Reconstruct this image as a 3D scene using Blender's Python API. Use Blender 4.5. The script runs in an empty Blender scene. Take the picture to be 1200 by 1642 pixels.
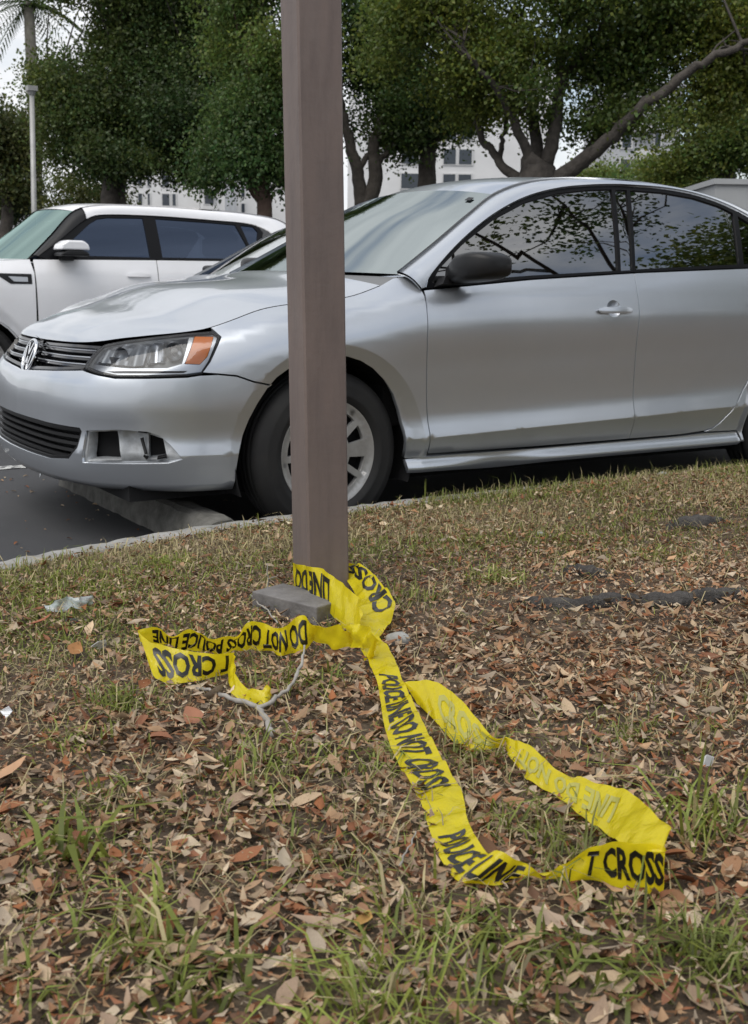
import bpy, bmesh, math, random
import numpy as np
from mathutils import Vector, Matrix
from mathutils.geometry import delaunay_2d_cdt

scene = bpy.context.scene
COL = scene.collection
R = math.radians

# ---------------------------------------------------------------- camera
CAM = np.array([-2.151, -4.553, 0.944])
YAW, PITCH, ROLL, FPX = 0.565, 0.194, -0.015, 1850.0
_f = np.array([math.sin(YAW)*math.cos(PITCH), math.cos(YAW)*math.cos(PITCH), -math.sin(PITCH)])
_r = np.array([math.cos(YAW), -math.sin(YAW), 0.0]); _d = np.cross(_f, _r)
RT = math.cos(ROLL)*_r+math.sin(ROLL)*_d; DN = -math.sin(ROLL)*_r+math.cos(ROLL)*_d; FW = _f
cd = bpy.data.cameras.new('camera'); cam = bpy.data.objects.new('camera', cd); COL.objects.link(cam)
cd.sensor_fit = 'HORIZONTAL'; cd.sensor_width = 36.0; cd.lens = 36.0*FPX/1200.0
cd.clip_start = .05; cd.clip_end = 3000
cd.dof.use_dof = True; cd.dof.focus_distance = 2.9; cd.dof.aperture_fstop = 14.0
m = Matrix.Identity(4)
for i in range(3):
    m[i][0] = RT[i]; m[i][1] = -DN[i]; m[i][2] = -FW[i]; m[i][3] = CAM[i]
cam.matrix_world = m
scene.camera = cam

# ---------------------------------------------------------------- sky, sun, exposure
SUN_EL, SUN_AZ = R(58), R(250)          # azimuth measured clockwise from +y
world = bpy.data.worlds.new('World'); scene.world = world; world.use_nodes = True
nt = world.node_tree; nt.nodes.clear()
out = nt.nodes.new('ShaderNodeOutputWorld'); bg = nt.nodes.new('ShaderNodeBackground'); bg2 = nt.nodes.new('ShaderNodeBackground')
sky = nt.nodes.new('ShaderNodeTexSky'); sky.sky_type = 'NISHITA'; sky.sun_disc = False
sky.sun_elevation = SUN_EL; sky.sun_rotation = SUN_AZ; sky.air_density = 1.2; sky.dust_density = 2.0
bg.inputs['Strength'].default_value = 0.11
nt.links.new(sky.outputs[0], bg.inputs[0])
tc = nt.nodes.new('ShaderNodeTexCoord'); mp = nt.nodes.new('ShaderNodeMapping'); mp.inputs['Scale'].default_value = (1, 1, 2.6)
nz = nt.nodes.new('ShaderNodeTexNoise'); nz.inputs['Scale'].default_value = 2.1; nz.inputs['Detail'].default_value = 7; nz.inputs['Roughness'].default_value = .55; nz.inputs['Distortion'].default_value = .25
nt.links.new(tc.outputs['Generated'], mp.inputs[0]); nt.links.new(mp.outputs[0], nz.inputs['Vector'])
cr = nt.nodes.new('ShaderNodeValToRGB'); cr.color_ramp.elements[0].position = .33; cr.color_ramp.elements[1].position = .50
nt.links.new(nz.outputs[0], cr.inputs[0])
nz2 = nt.nodes.new('ShaderNodeTexNoise'); nz2.inputs['Scale'].default_value = 4.0; nz2.inputs['Detail'].default_value = 6
nt.links.new(mp.outputs[0], nz2.inputs['Vector'])
cr2 = nt.nodes.new('ShaderNodeValToRGB')
cr2.color_ramp.elements[0].position = .30; cr2.color_ramp.elements[0].color = (.54, .56, .59, 1)
cr2.color_ramp.elements[1].position = .70; cr2.color_ramp.elements[1].color = (.84, .845, .86, 1)
nt.links.new(nz2.outputs[0], cr2.inputs[0]); nt.links.new(cr2.outputs[0], bg2.inputs[0]); bg2.inputs['Strength'].default_value = 1.0
mx = nt.nodes.new('ShaderNodeMixShader')
nt.links.new(cr.outputs[0], mx.inputs[0]); nt.links.new(bg.outputs[0], mx.inputs[1]); nt.links.new(bg2.outputs[0], mx.inputs[2]); nt.links.new(mx.outputs[0], out.inputs[0])
sd = bpy.data.lights.new('sun', 'SUN'); sd.energy = 1.5; sd.angle = R(50); sd.color = (1, .96, .90)
sun = bpy.data.objects.new('sun', sd); COL.objects.link(sun)
sun.rotation_euler = (R(90)-SUN_EL, 0, math.pi-SUN_AZ)
vs = scene.view_settings
vs.view_transform = 'Standard'; vs.look = 'None'; vs.gamma = 1.0; vs.use_curve_mapping = False; vs.exposure = 0.50
scene.cycles.max_bounces = 6; scene.cycles.diffuse_bounces = 3; scene.cycles.transparent_max_bounces = 8; scene.cycles.caustics_reflective = False; scene.cycles.caustics_refractive = False

# ---------------------------------------------------------------- helpers
def px(u, v, axis, val):
    """point where the sight line through a photo pixel meets a plane"""
    d = RT*(u-600)/FPX+DN*(v-821)/FPX+FW
    return CAM+d*(val-CAM[axis])/d[axis]
def at(u, v, depth):
    return CAM+(RT*(u-600)/FPX+DN*(v-821)/FPX+FW)*depth
def tag(o, label=None, cat=None, group=None, kind=None):
    if label: o['label'] = label
    if cat: o['category'] = cat
    if group: o['group'] = group
    if kind: o['kind'] = kind
    return o
def empty(name, loc=(0, 0, 0), rz=0.0):
    o = bpy.data.objects.new(name, None); COL.objects.link(o); o.location = loc; o.rotation_euler = (0, 0, rz); o.empty_display_size = .2
    return o
def mk(name, V, F, mat, parent=None, smooth=False, normals=None, colors=None):
    me = bpy.data.meshes.new(name)
    V = np.asarray(V, np.float32)
    if isinstance(F, np.ndarray) and F.ndim == 2:
        n, k = F.shape
        me.vertices.add(len(V)); me.vertices.foreach_set('co', V.ravel())
        me.loops.add(n*k); me.loops.foreach_set('vertex_index', F.astype(np.int32).ravel())
        me.polygons.add(n); me.polygons.foreach_set('loop_start', np.arange(0, n*k, k, dtype=np.int32))
        me.update(calc_edges=True)
    else:
        me.from_pydata(V.tolist(), [], [list(map(int, f)) for f in F])
    if smooth: me.polygons.foreach_set('use_smooth', np.ones(len(me.polygons), bool))
    if colors is not None:
        ca = me.color_attributes.new('col', 'FLOAT_COLOR', 'POINT')
        c = np.ones((len(V), 4), np.float32); c[:, :3] = colors; ca.data.foreach_set('color', c.ravel())
    if normals is not None:
        me.normals_split_custom_set_from_vertices(np.asarray(normals, np.float32).tolist())
    me.materials.append(mat)
    o = bpy.data.objects.new(name, me); COL.objects.link(o)
    if parent: o.parent = parent
    return o
class MB:
    """collects simple solids into one mesh"""
    def __init__(s): s.v = []; s.f = []
    def add(s, V, F):
        b = len(s.v); s.v += [tuple(map(float, p)) for p in V]; s.f += [[i+b for i in f] for f in F]; return s
    def box(s, lo, hi, mat=None):
        x0, y0, z0 = lo; x1, y1, z1 = hi
        V = [(x0,y0,z0),(x1,y0,z0),(x1,y1,z0),(x0,y1,z0),(x0,y0,z1),(x1,y0,z1),(x1,y1,z1),(x0,y1,z1)]
        if mat is not None: V = [tuple(mat @ Vector(p)) for p in V]
        return s.add(V, [(0,3,2,1),(4,5,6,7),(0,1,5,4),(1,2,6,5),(2,3,7,6),(3,0,4,7)])
    def tube(s, P, rad, n=8, cap=True):
        P = np.asarray(P, float); rad = np.broadcast_to(rad, (len(P),))
        T = np.gradient(P, axis=0); T /= np.maximum(np.linalg.norm(T, axis=1), 1e-9)[:, None]
        ref = np.array([0, 0, 1.]) if abs(T[0][2]) < .9 else np.array([1., 0, 0])
        V = []
        for p, t, r in zip(P, T, rad):
            a = np.cross(t, ref); a /= max(np.linalg.norm(a), 1e-9); b = np.cross(t, a); ref = -np.cross(t, a)
            ref = np.cross(a, t)
            for k in range(n):
                th = 2*math.pi*k/n; V.append(p+r*(math.cos(th)*a+math.sin(th)*b))
        F = []
        for i in range(len(P)-1):
            for k in range(n):
                F.append((i*n+k, i*n+(k+1) % n, (i+1)*n+(k+1) % n, (i+1)*n+k))
        if cap: F += [tuple(range(n-1, -1, -1)), tuple((len(P)-1)*n+k for k in range(n))]
        return s.add(V, [f[::-1] for f in F])
    def build(s, name, mat, parent=None, smooth=False, bevel=0):
        o = mk(name, s.v, s.f, mat, parent, smooth)
        if bevel:
            b = o.modifiers.new('bevel', 'BEVEL'); b.width = bevel; b.segments = 2; b.limit_method = 'ANGLE'
        return o
def copy_tree(o, parent=None):
    c = o.copy(); COL.objects.link(c); c.parent = parent
    for ch in [x for x in bpy.data.objects if x.parent == o]: copy_tree(ch, c)
    return c

# ---------------------------------------------------------------- materials
class NT:
    def __init__(s, name):
        s.m = bpy.data.materials.new(name); s.m.use_nodes = True; s.t = s.m.node_tree
        s.b = s.t.nodes['Principled BSDF']; s.o = s.t.nodes['Material Output']
    def n(s, typ, **kw):
        x = s.t.nodes.new(typ)
        for k, v in kw.items():
            if k in x.inputs: x.inputs[k].default_value = v
            else: setattr(x, k, v)
        return x
    def l(s, a, b): s.t.links.new(a, b)
    def set(s, **kw):
        for k, v in kw.items(): s.b.inputs[k.replace('_', ' ')].default_value = v
        return s
    def noise(s, scale, detail=4, rough=.5, coord='Object', vscale=None):
        tc = s.n('ShaderNodeTexCoord'); nz = s.n('ShaderNodeTexNoise'); nz.inputs['Scale'].default_value = scale; nz.inputs['Detail'].default_value = detail; nz.inputs['Roughness'].default_value = rough
        if vscale:
            mp = s.n('ShaderNodeMapping'); mp.inputs['Scale'].default_value = vscale; s.l(tc.outputs[coord], mp.inputs[0]); s.l(mp.outputs[0], nz.inputs['Vector'])
        else: s.l(tc.outputs[coord], nz.inputs['Vector'])
        return nz.outputs[0]
    def ramp(s, src, stops):
        r = s.n('ShaderNodeValToRGB'); e = r.color_ramp.elements
        while len(e) < len(stops): e.new(.5)
        for x, (p, c) in zip(e, stops):
            x.position = p; x.color = (*c, 1) if len(c) == 3 else c
        s.l(src, r.inputs[0]); return r.outputs[0]
    def bump(s, src, strength=.3, dist=.01):
        b = s.n('ShaderNodeBump'); b.inputs['Strength'].default_value = strength; b.inputs['Distance'].default_value = dist
        s.l(src, b.inputs['Height']); s.l(b.outputs[0], s.b.inputs['Normal']); return b
def plain(name, col, rough=.5, metal=0.0, **kw):
    x = NT(name); x.set(Base_Color=(*col, 1), Roughness=rough, Metallic=metal, **kw); return x.m
def noisy(name, stops, scale, rough=.8, bump=.3, dist=.01, detail=6, bscale=None, **kw):
    x = NT(name); n = x.noise(scale, detail, .6); x.l(x.ramp(n, stops), x.b.inputs['Base Color']); x.set(Roughness=rough, **kw)
    if bump: x.bump(x.noise(bscale or scale*3, 6, .6), bump, dist)
    return x.m
def paint(name, col, metal, rough, dust=.06):
    x = NT(name); n = x.noise(3.0, 8, .65); n2 = x.noise(60, 3, .6)
    c2 = tuple(a*.92+.01 for a in col)
    x.l(x.ramp(n, [(.35, col), (.75, c2)]), x.b.inputs['Base Color'])
    x.l(x.ramp(n, [(.3, (rough,)*3), (.8, (rough+dust,)*3)]), x.b.inputs['Roughness'])
    x.set(Metallic=metal, Coat_Weight=.8, Coat_Roughness=.05, Coat_IOR=1.5)
    return x.m
def glassmat(name, tint, refl=(1, 1, 1), ior=1.6, rough=.01):
    x = NT(name); t = x.t; t.nodes.remove(x.b)
    tr = x.n('ShaderNodeBsdfTransparent'); tr.inputs[0].default_value = (*tint, 1)
    gl = x.n('ShaderNodeBsdfGlossy'); gl.inputs['Roughness'].default_value = rough; gl.inputs[0].default_value = (*refl, 1)
    fr = x.n('ShaderNodeFresnel'); fr.inputs[0].default_value = ior; mxs = x.n('ShaderNodeMixShader')
    x.l(fr.outputs[0], mxs.inputs[0]); x.l(tr.outputs[0], mxs.inputs[1]); x.l(gl.outputs[0], mxs.inputs[2]); x.l(mxs.outputs[0], x.o.inputs[0])
    return x.m
MT = dict(
    silver=paint('silver_paint', (.525, .557, .603), .79, .31),
    white=paint('white_paint', (.84, .84, .86), 0, .32),
    white2=paint('pearl_white_paint', (.66, .68, .70), .2, .32),
    grey=paint('grey_paint', (.30, .30, .32), .5, .34),
    glass=glassmat('tinted_glass', (.03, .038, .04), ior=2.9),
    shield=glassmat('windscreen_glass', (.10, .13, .125), (.88, .97, .97), 5.5, .04),
    lens=glassmat('clear_lens', (.86, .88, .90), ior=1.45),
    black=plain('black_plastic', (.010, .010, .011), .42, Specular_IOR_Level=.3),
    trim=plain('window_rubber', (.004, .004, .005), .32, Specular_IOR_Level=.18),
    skyglass=glassmat('sky_toned_glass', (.03, .04, .06), (.42, .54, .80), 2.1),  # blue of a reflected sky is put into the gloss colour
    gloss=plain('gloss_black', (.006, .006, .008), .08),
    rubber=noisy('tyre_rubber', [(.3, (.006, .006, .007)), (.7, (.015, .0145, .014))], 9, .75, .2, .002),
    chrome=plain('chrome', (.75, .76, .78), .12, 1.0),
    dchrome=plain('dull_chrome', (.42, .43, .45), .28, 1.0),
    rim=noisy('wheel_cover_silver', [(.3, (.40, .40, .395)), (.75, (.25, .24, .23))], 14, .38, 0, Metallic=.35),
    amber=plain('amber_lens', (.75, .20, .03), .15),
    red=plain('red_lens', (.35, .01, .012), .12),
    cabin=plain('dark_cabin', (.02, .02, .022), .9),
    hole=plain('dark_hollow', (.006, .006, .007), .9),
)
FULL = True
# ---------------------------------------------------------------- car surface maths
def catmull(P, n=16, closed=False):
    P = np.asarray(P, float)
    Q = np.vstack([2*P[0]-P[1], P, 2*P[-1]-P[-2]])
    out = []
    for i in range(1, len(Q)-2):
        p0, p1, p2, p3 = Q[i-1], Q[i], Q[i+1], Q[i+2]
        t = np.linspace(0, 1, n, endpoint=False)[:, None]
        # centripetal parametrisation
        t01 = max(np.linalg.norm(p1-p0), 1e-6)**.5; t12 = max(np.linalg.norm(p2-p1), 1e-6)**.5; t23 = max(np.linalg.norm(p3-p2), 1e-6)**.5
        m1 = p2-p1+t12*((p1-p0)/t01-(p2-p0)/(t01+t12)); m2 = p2-p1+t12*((p3-p2)/t23-(p3-p1)/(t12+t23))
        a = 2*(p1-p2)+m1+m2; b = -3*(p1-p2)-2*m1-m2
        out.append(a*t**3+b*t**2+m1*t+p1)
    out.append(P[-1:])
    return np.vstack(out)

def pchip_eval(xk, yk, x):
    """xk, yk: (N,K) or (K,) ; x: (N,)"""
    x = np.asarray(x, float)
    xk = np.broadcast_to(xk, (len(x), np.shape(xk)[-1])); yk = np.broadcast_to(yk, xk.shape)
    h = np.diff(xk, axis=1); dl = np.diff(yk, axis=1)/h
    K = xk.shape[1]
    m = np.zeros_like(xk)
    if K > 2:
        w1 = 2*h[:, 1:]+h[:, :-1]; w2 = h[:, 1:]+2*h[:, :-1]
        a, b = dl[:, :-1], dl[:, 1:]
        ok = a*b > 0
        with np.errstate(divide='ignore', invalid='ignore'):
            mm = (w1+w2)/(w1/a+w2/b)
        m[:, 1:-1] = np.where(ok, mm, 0)
    m[:, 0] = dl[:, 0]; m[:, -1] = dl[:, -1]
    idx = np.clip((x[:, None] >= xk).sum(1)-1, 0, K-2)
    r = np.arange(len(x))
    hh = h[r, idx]; t = (x-xk[r, idx])/hh
    tc = np.clip(t, 0, 1)
    y0, y1, m0, m1 = yk[r, idx], yk[r, idx+1], m[r, idx]*hh, m[r, idx+1]*hh
    y = y0*(2*tc**3-3*tc**2+1)+m0*(tc**3-2*tc**2+tc)+y1*(-2*tc**3+3*tc**2)+m1*(tc**3-tc**2)
    return y+(t-tc)*np.where(t > 1, m1, m0)

class Skin:
    """lower body of a car: a plan outline swept with a profile of (inset, height) knots"""
    def __init__(self, stations, plan, crease, arches, arch_r):
        self.crease = crease; self.arches = arches; self.arch_r = arch_r
        pts = catmull(plan, 24)
        L = np.r_[0, np.cumsum(np.linalg.norm(np.diff(pts, axis=0), axis=1))]
        self.pts, self.L = pts, L
        tg = np.gradient(pts, L, axis=0); tg /= np.linalg.norm(tg, axis=1)[:, None]
        self.nrm = np.stack([tg[:, 1], -tg[:, 0]], 1)      # outward (near side is -y, travelling +x)
        self.ss = np.array([L[np.argmin(((pts-np.array(s[:2]))**2).sum(1))] for s in stations])
        self.kd = np.array([[k[0] for k in s[2]] for s in stations]); self.kz = np.array([[k[1] for k in s[2]] for s in stations])
    def x2s(self, x):
        return float(np.interp(x, self.pts[:, 0], self.L))
    def knots(self, s):
        s = np.abs(s); n = self.kd.shape[1]
        d = np.stack([pchip_eval(self.ss, self.kd[:, k], s) for k in range(n)], 1)
        z = np.stack([pchip_eval(self.ss, self.kz[:, k], s) for k in range(n)], 1)
        return d, z
    def top(self, s):
        d, z = self.knots(np.atleast_1d(s)); return z[:, -1]
    def __call__(self, s, z, off=0.0):
        s = np.atleast_1d(np.asarray(s, float)); z = np.atleast_1d(np.asarray(z, float))
        sg = np.where(s < 0, 1.0, -1.0); a = np.abs(s)
        kd, kz = self.knots(a); c = self.crease
        lo = pchip_eval(kz[:, :c+1], kd[:, :c+1], z); hi = pchip_eval(kz[:, c:], kd[:, c:], z)
        d = np.where(z < kz[:, c], lo, hi)
        bx = np.interp(a, self.L, self.pts[:, 0]); by = np.interp(a, self.L, self.pts[:, 1])
        nx = np.interp(a, self.L, self.nrm[:, 0]); ny = np.interp(a, self.L, self.nrm[:, 1])
        for (ax, az) in self.arches:
            r = np.hypot(bx-ax, z-az); R = self.arch_r
            d = d+np.where((np.abs(by) > .7) & (r < R+.048), .013*np.clip((R+.048-r)/.048, 0, 1.3), 0)
        d = d-off
        x = bx-nx*d; y = by-ny*d
        return np.stack([x, -sg*y, z], 1)

JST = [
 (-.93, 0,    [(.10,.195),(.03,.215),(.012,.25),(.003,.29),(0,.33),(.000,.42),(.002,.50),(.014,.572),(.070,.640),(.128,.718)]),
 (-.905,-.40,  [(.10,.200),(.03,.220),(.012,.255),(.003,.295),(0,.335),(.004,.42),(.004,.50),(.013,.58),(.055,.645),(.115,.725)]),
 (-.745,-.70,  [(.08,.210),(.03,.230),(.020,.26),(.010,.30),(0,.345),(.014,.41),(.004,.51),(.014,.60),(.06,.68),(.15,.753)]),
 (-.50,-.83,   [(.06,.210),(.025,.23),(.020,.26),(.012,.30),(0,.345),(.012,.41),(.000,.52),(.006,.62),(.040,.715),(.105,.781)]),
 (-.20,-.875,  [(.06,.205),(.03,.230),(.025,.26),(.015,.30),(.002,.345),(.008,.42),(.002,.55),(.006,.69),(.045,.80),(.14,.862)]),
 (.12,-.888,   [(.06,.200),(.03,.230),(.035,.27),(.025,.30),(.006,.35),(.014,.44),(.008,.58),(.004,.73),(.04,.84),(.14,.900)]),
 (.42,-.889,   [(.06,.200),(.020,.243),(.042,.279),(.030,.30),(.004,.36),(.020,.45),(.012,.62),(.0,.78),(.022,.885),(.12,.985)]),
 (1.5,-.889,   [(.06,.200),(.020,.243),(.042,.28),(.030,.315),(.004,.39),(.020,.48),(.012,.65),(.0,.82),(.02,.92),(.075,1.03)]),
 (2.25,-.885,  [(.06,.200),(.020,.243),(.042,.28),(.030,.325),(.004,.41),(.020,.50),(.012,.66),(.0,.84),(.02,.94),(.08,1.075)]),
 (2.80,-.872,  [(.06,.210),(.03,.235),(.030,.28),(.020,.33),(.004,.40),(.010,.50),(.006,.66),(.0,.84),(.03,.95),(.13,1.08)]),
 (3.35,-.80,   [(.07,.220),(.03,.250),(.010,.30),(.003,.35),(0,.42),(.002,.50),(.004,.62),(.01,.80),(.05,.96),(.12,1.075)]),
 (3.72, 0,     [(.10,.230),(.03,.260),(.010,.31),(.003,.36),(0,.43),(.002,.51),(.010,.64),(.04,.80),(.08,.96),(.12,1.08)]),
]
JPLAN = [(-.93,0),(-.925,-.2),(-.905,-.40),(-.848,-.58),(-.745,-.70),(-.635,-.775),(-.50,-.83),(-.35,-.86),(-.20,-.875),(.12,-.888),(.42,-.889),(1.5,-.889),(2.25,-.885),(2.80,-.872),(3.1,-.845),(3.35,-.80),(3.58,-.66),(3.69,-.40),(3.72,0)]
JZB = ([.2,.42,.95,1.55,2.25,2.9],[.91,.93,.977,1.015,1.048,1.07])
JYB = ([.2,.42,.95,1.55,2.25,2.9],[.832,.832,.818,.814,.806,.78])
def house(x, z, zb=JZB, yb=JYB, off=0.0):
    """side of the cabin above the belt line (near side, -y)"""
    x = np.atleast_1d(np.asarray(x, float)); z = np.atleast_1d(np.asarray(z, float))
    h = z-np.interp(x, *zb)
    y = np.interp(x, *yb)-.012-.40*h-.16*h*np.abs(h)+off
    return np.stack([x, -y, z], 1)
# ---------------------------------------------------------------- ground
rng = np.random.default_rng(7)
def sst(a): a = np.clip(a, 0, 1); return a*a*(3-2*a)
KERB = catmull(np.array([(-9.0,-7.0),(-6.5,-4.6),(-4.5,-3.05),(-3.0,-2.10),(-2.0,-1.60),(-1.34,-1.294),(-1.04,-1.205),(-.69,-1.118),(-.28,-1.068),(-.03,-1.040),(.234,-1.018),(.53,-1.015),(1.2,-1.02),(2.2,-1.02),(4,-1.02),(9,-1.02),(30,-1.02)]), 10)
def ykerb(x): return np.interp(x, KERB[:, 0], KERB[:, 1])
_ph = rng.uniform(0, 6.28, (10, 2)); _fr = rng.uniform(1.5, 9, (10, 2))
def bumps(x, y):
    z = 0
    for (p, q_), (a, b) in zip(_ph, _fr): z = z+np.sin(a*x+p)*np.sin(b*y+q_)
    return z/10
def zg(x, y):
    """height of the verge"""
    x = np.asarray(x, float); y = np.asarray(y, float); t = ykerb(x)-y
    return .148+.030*sst((x-.35)/.9)*sst(t/.25)+.014*bumps(x, y)*sst(t/.3)
x = NT('asphalt'); n1 = x.noise(.9, 8, .62); n2 = x.noise(220, 3, .6); n3 = x.noise(14, 8, .7)
c1 = x.ramp(n1, [(.3, (.030, .031, .034)), (.7, (.055, .055, .058))])
mxn = x.n('ShaderNodeMixRGB', blend_type='MULTIPLY'); mxn.inputs[0].default_value = .6; x.l(c1, mxn.inputs[1]); x.l(x.ramp(n2, [(.35, (.55, .55, .55)), (.7, (1.5, 1.5, 1.5))]), mxn.inputs[2]); x.l(mxn.outputs[0], x.b.inputs['Base Color'])
x.set(Roughness=.85); x.bump(n2, .5, .004)
lot = mk('parking_lot', [(-400,-300,0),(400,-300,0),(400,700,0),(-400,700,0)], [(0,1,2,3)], x.m); tag(lot, kind='structure')
wp = noisy('worn_road_paint', [(.42, (.05, .05, .052)), (.56, (.55, .55, .53))], 26, .8, 0)
for yl in (1.37, 4.1, 6.85, 9.5):
    o = mk('stall_line', [(-1.0,yl-.05,.004),(4.6,yl-.05,.004),(4.6,yl+.05,.004),(-1.0,yl+.05,.004)], [(0,1,2,3)], wp, lot)
# kerb
conc = noisy('kerb_concrete', [(.25, (.13, .125, .115)), (.5, (.27, .265, .25)), (.75, (.36, .355, .34))], 9, .9, .5, .006, 8, 60)
kk = KERB[(KERB[:, 0] < 12)]; 
tg = np.gradient(kk, axis=0); tg /= np.linalg.norm(tg, axis=1)[:, None]; nl = np.stack([-tg[:, 1], tg[:, 0]], 1)   # towards the road
prof = [(.062, -.05), (.062, .120), (.050, .142), (.03, .150), (-.055, .150), (-.07, .142), (-.07, .02)]
V = []; F = []
for p, n_, k in zip(kk, nl, range(len(kk))):
    w = .003*math.sin(k*2.3)+.002*math.sin(k*.9)
    for d, z in prof: V.append((*(p+n_*(d+w)), z+.002*math.sin(k*1.7+d*9)))
m_ = len(prof)
for i in range(len(kk)-1):
    for j in range(m_-1): F.append((i*m_+j, (i+1)*m_+j, (i+1)*m_+j+1, i*m_+j+1))
tag(mk('kerb', V, F, conc, None, True), kind='structure')
# verge of earth
xs = np.concatenate([np.linspace(-8.5, -3.6, 25), np.linspace(-3.5, 4.5, 330), np.linspace(4.6, 14, 40)]); ts = np.concatenate([np.linspace(.045, 3.6, 170), np.linspace(3.7, 14, 30)])
Xg, Tg = np.meshgrid(xs, ts, indexing='ij'); Yg = ykerb(Xg)-Tg; Zg = zg(Xg, Yg)+rng.normal(0, .0022, Xg.shape)
nx_, nt_ = Xg.shape; idx = np.arange(nx_*nt_).reshape(nx_, nt_)
Fq = np.stack([idx[:-1, :-1], idx[:-1, 1:], idx[1:, 1:], idx[1:, :-1]], -1).reshape(-1, 4)
x = NT('earth'); n1 = x.noise(2.2, 8, .65); n2 = x.noise(70, 6, .7)
c1 = x.ramp(n1, [(.3, (.075, .050, .034)), (.5, (.125, .088, .058)), (.7, (.17, .13, .08))])
mxn = x.n('ShaderNodeMixRGB', blend_type='MULTIPLY'); mxn.inputs[0].default_value = .8; x.l(c1, mxn.inputs[1]); x.l(x.ramp(n2, [(.35, (.4, .4, .4)), (.7, (1.5, 1.45, 1.4))]), mxn.inputs[2]); x.l(mxn.outputs[0], x.b.inputs['Base Color'])
x.set(Roughness=.95); x.bump(n2, .9, .02)
verge = mk('verge', np.stack([Xg, Yg, Zg], -1).reshape(-1, 3), Fq, x.m, None, True); tag(verge, kind='structure')
gx_, gy_ = np.meshgrid(np.linspace(-60, 60, 7), np.linspace(-90, -6.9, 6), indexing='ij'); idx = np.arange(42).reshape(7, 6)
tag(mk('lawn', np.stack([gx_, gy_, gx_*0+.10], -1).reshape(-1, 3), np.stack([idx[:-1, :-1], idx[1:, :-1], idx[1:, 1:], idx[:-1, 1:]], -1).reshape(-1, 4), noisy('rough_lawn', [(.3, (.05, .06, .025)), (.7, (.12, .11, .06))], 3, .95, .5, .05)), kind='structure')
# concrete wheel stop under the nose
def wheel_stop(cx, y0, y1, name, label):
    sec = [(-.085, 0), (-.080, .06), (-.055, .115), (-.03, .125), (.03, .125), (.055, .115), (.080, .06), (.085, 0)]
    ys = np.linspace(y0, y1, 24); V = []; F = []
    for k, y in enumerate(ys):
        for a, z in sec:
            e = .018*max(0, 1-min(k, 23-k)/1.5); V.append((cx+a*(1-e*8*(z > .1))+rng.normal(0, .003), y, z*(1-e*2)+rng.normal(0, .003)))
    for i in range(23):
        for j in range(7): F.append((i*8+j, i*8+j+1, (i+1)*8+j+1, (i+1)*8+j))
    F += [tuple(range(7, -1, -1)), tuple(23*8+k for k in range(8))]
    o = mk(name, V, [f[::-1] for f in F], noisy('old_concrete', [(.3, (.07, .068, .06)), (.7, (.17, .165, .15))], 14, .95, .7, .01, 8, 50))
    return tag(o, label, 'wheel stop', 'wheel stops')
wheel_stop(-.46, -.90, .75, 'wheel_stop', 'weathered concrete wheel stop under the nose of the silver sedan')
# ---------------------------------------------------------------- car panels
def resample(P, sp):
    P = [tuple(p) for p in P]; out = []
    for i in range(len(P)):
        a, b = np.array(P[i]), np.array(P[(i+1) % len(P)])
        n = max(1, int(np.linalg.norm(b-a)/sp))
        for k in range(n): out.append(tuple(a+(b-a)*k/n))
    return out
def inside(P, x, y):
    P = np.asarray(P); x = np.asarray(x); y = np.asarray(y); c = np.zeros(len(x), bool)
    j = len(P)-1
    for i in range(len(P)):
        xi, yi = P[i]; xj, yj = P[j]
        t = ((yi > y) != (yj > y)) & (x < (xj-xi)*(y-yi)/((yj-yi) or 1e-12)+xi)
        c ^= t; j = i
    return c
def edge_dist(P, x, y):
    P = np.asarray(P, float); Q = np.roll(P, -1, axis=0); d = np.full(len(x), 1e9); X = np.stack([x, y], 1)
    for a, b in zip(P, Q):
        ab = b-a; t = np.clip(((X-a) @ ab)/max(ab @ ab, 1e-12), 0, 1); d = np.minimum(d, np.linalg.norm(X-(a+t[:, None]*ab), axis=1))
    return d
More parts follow.
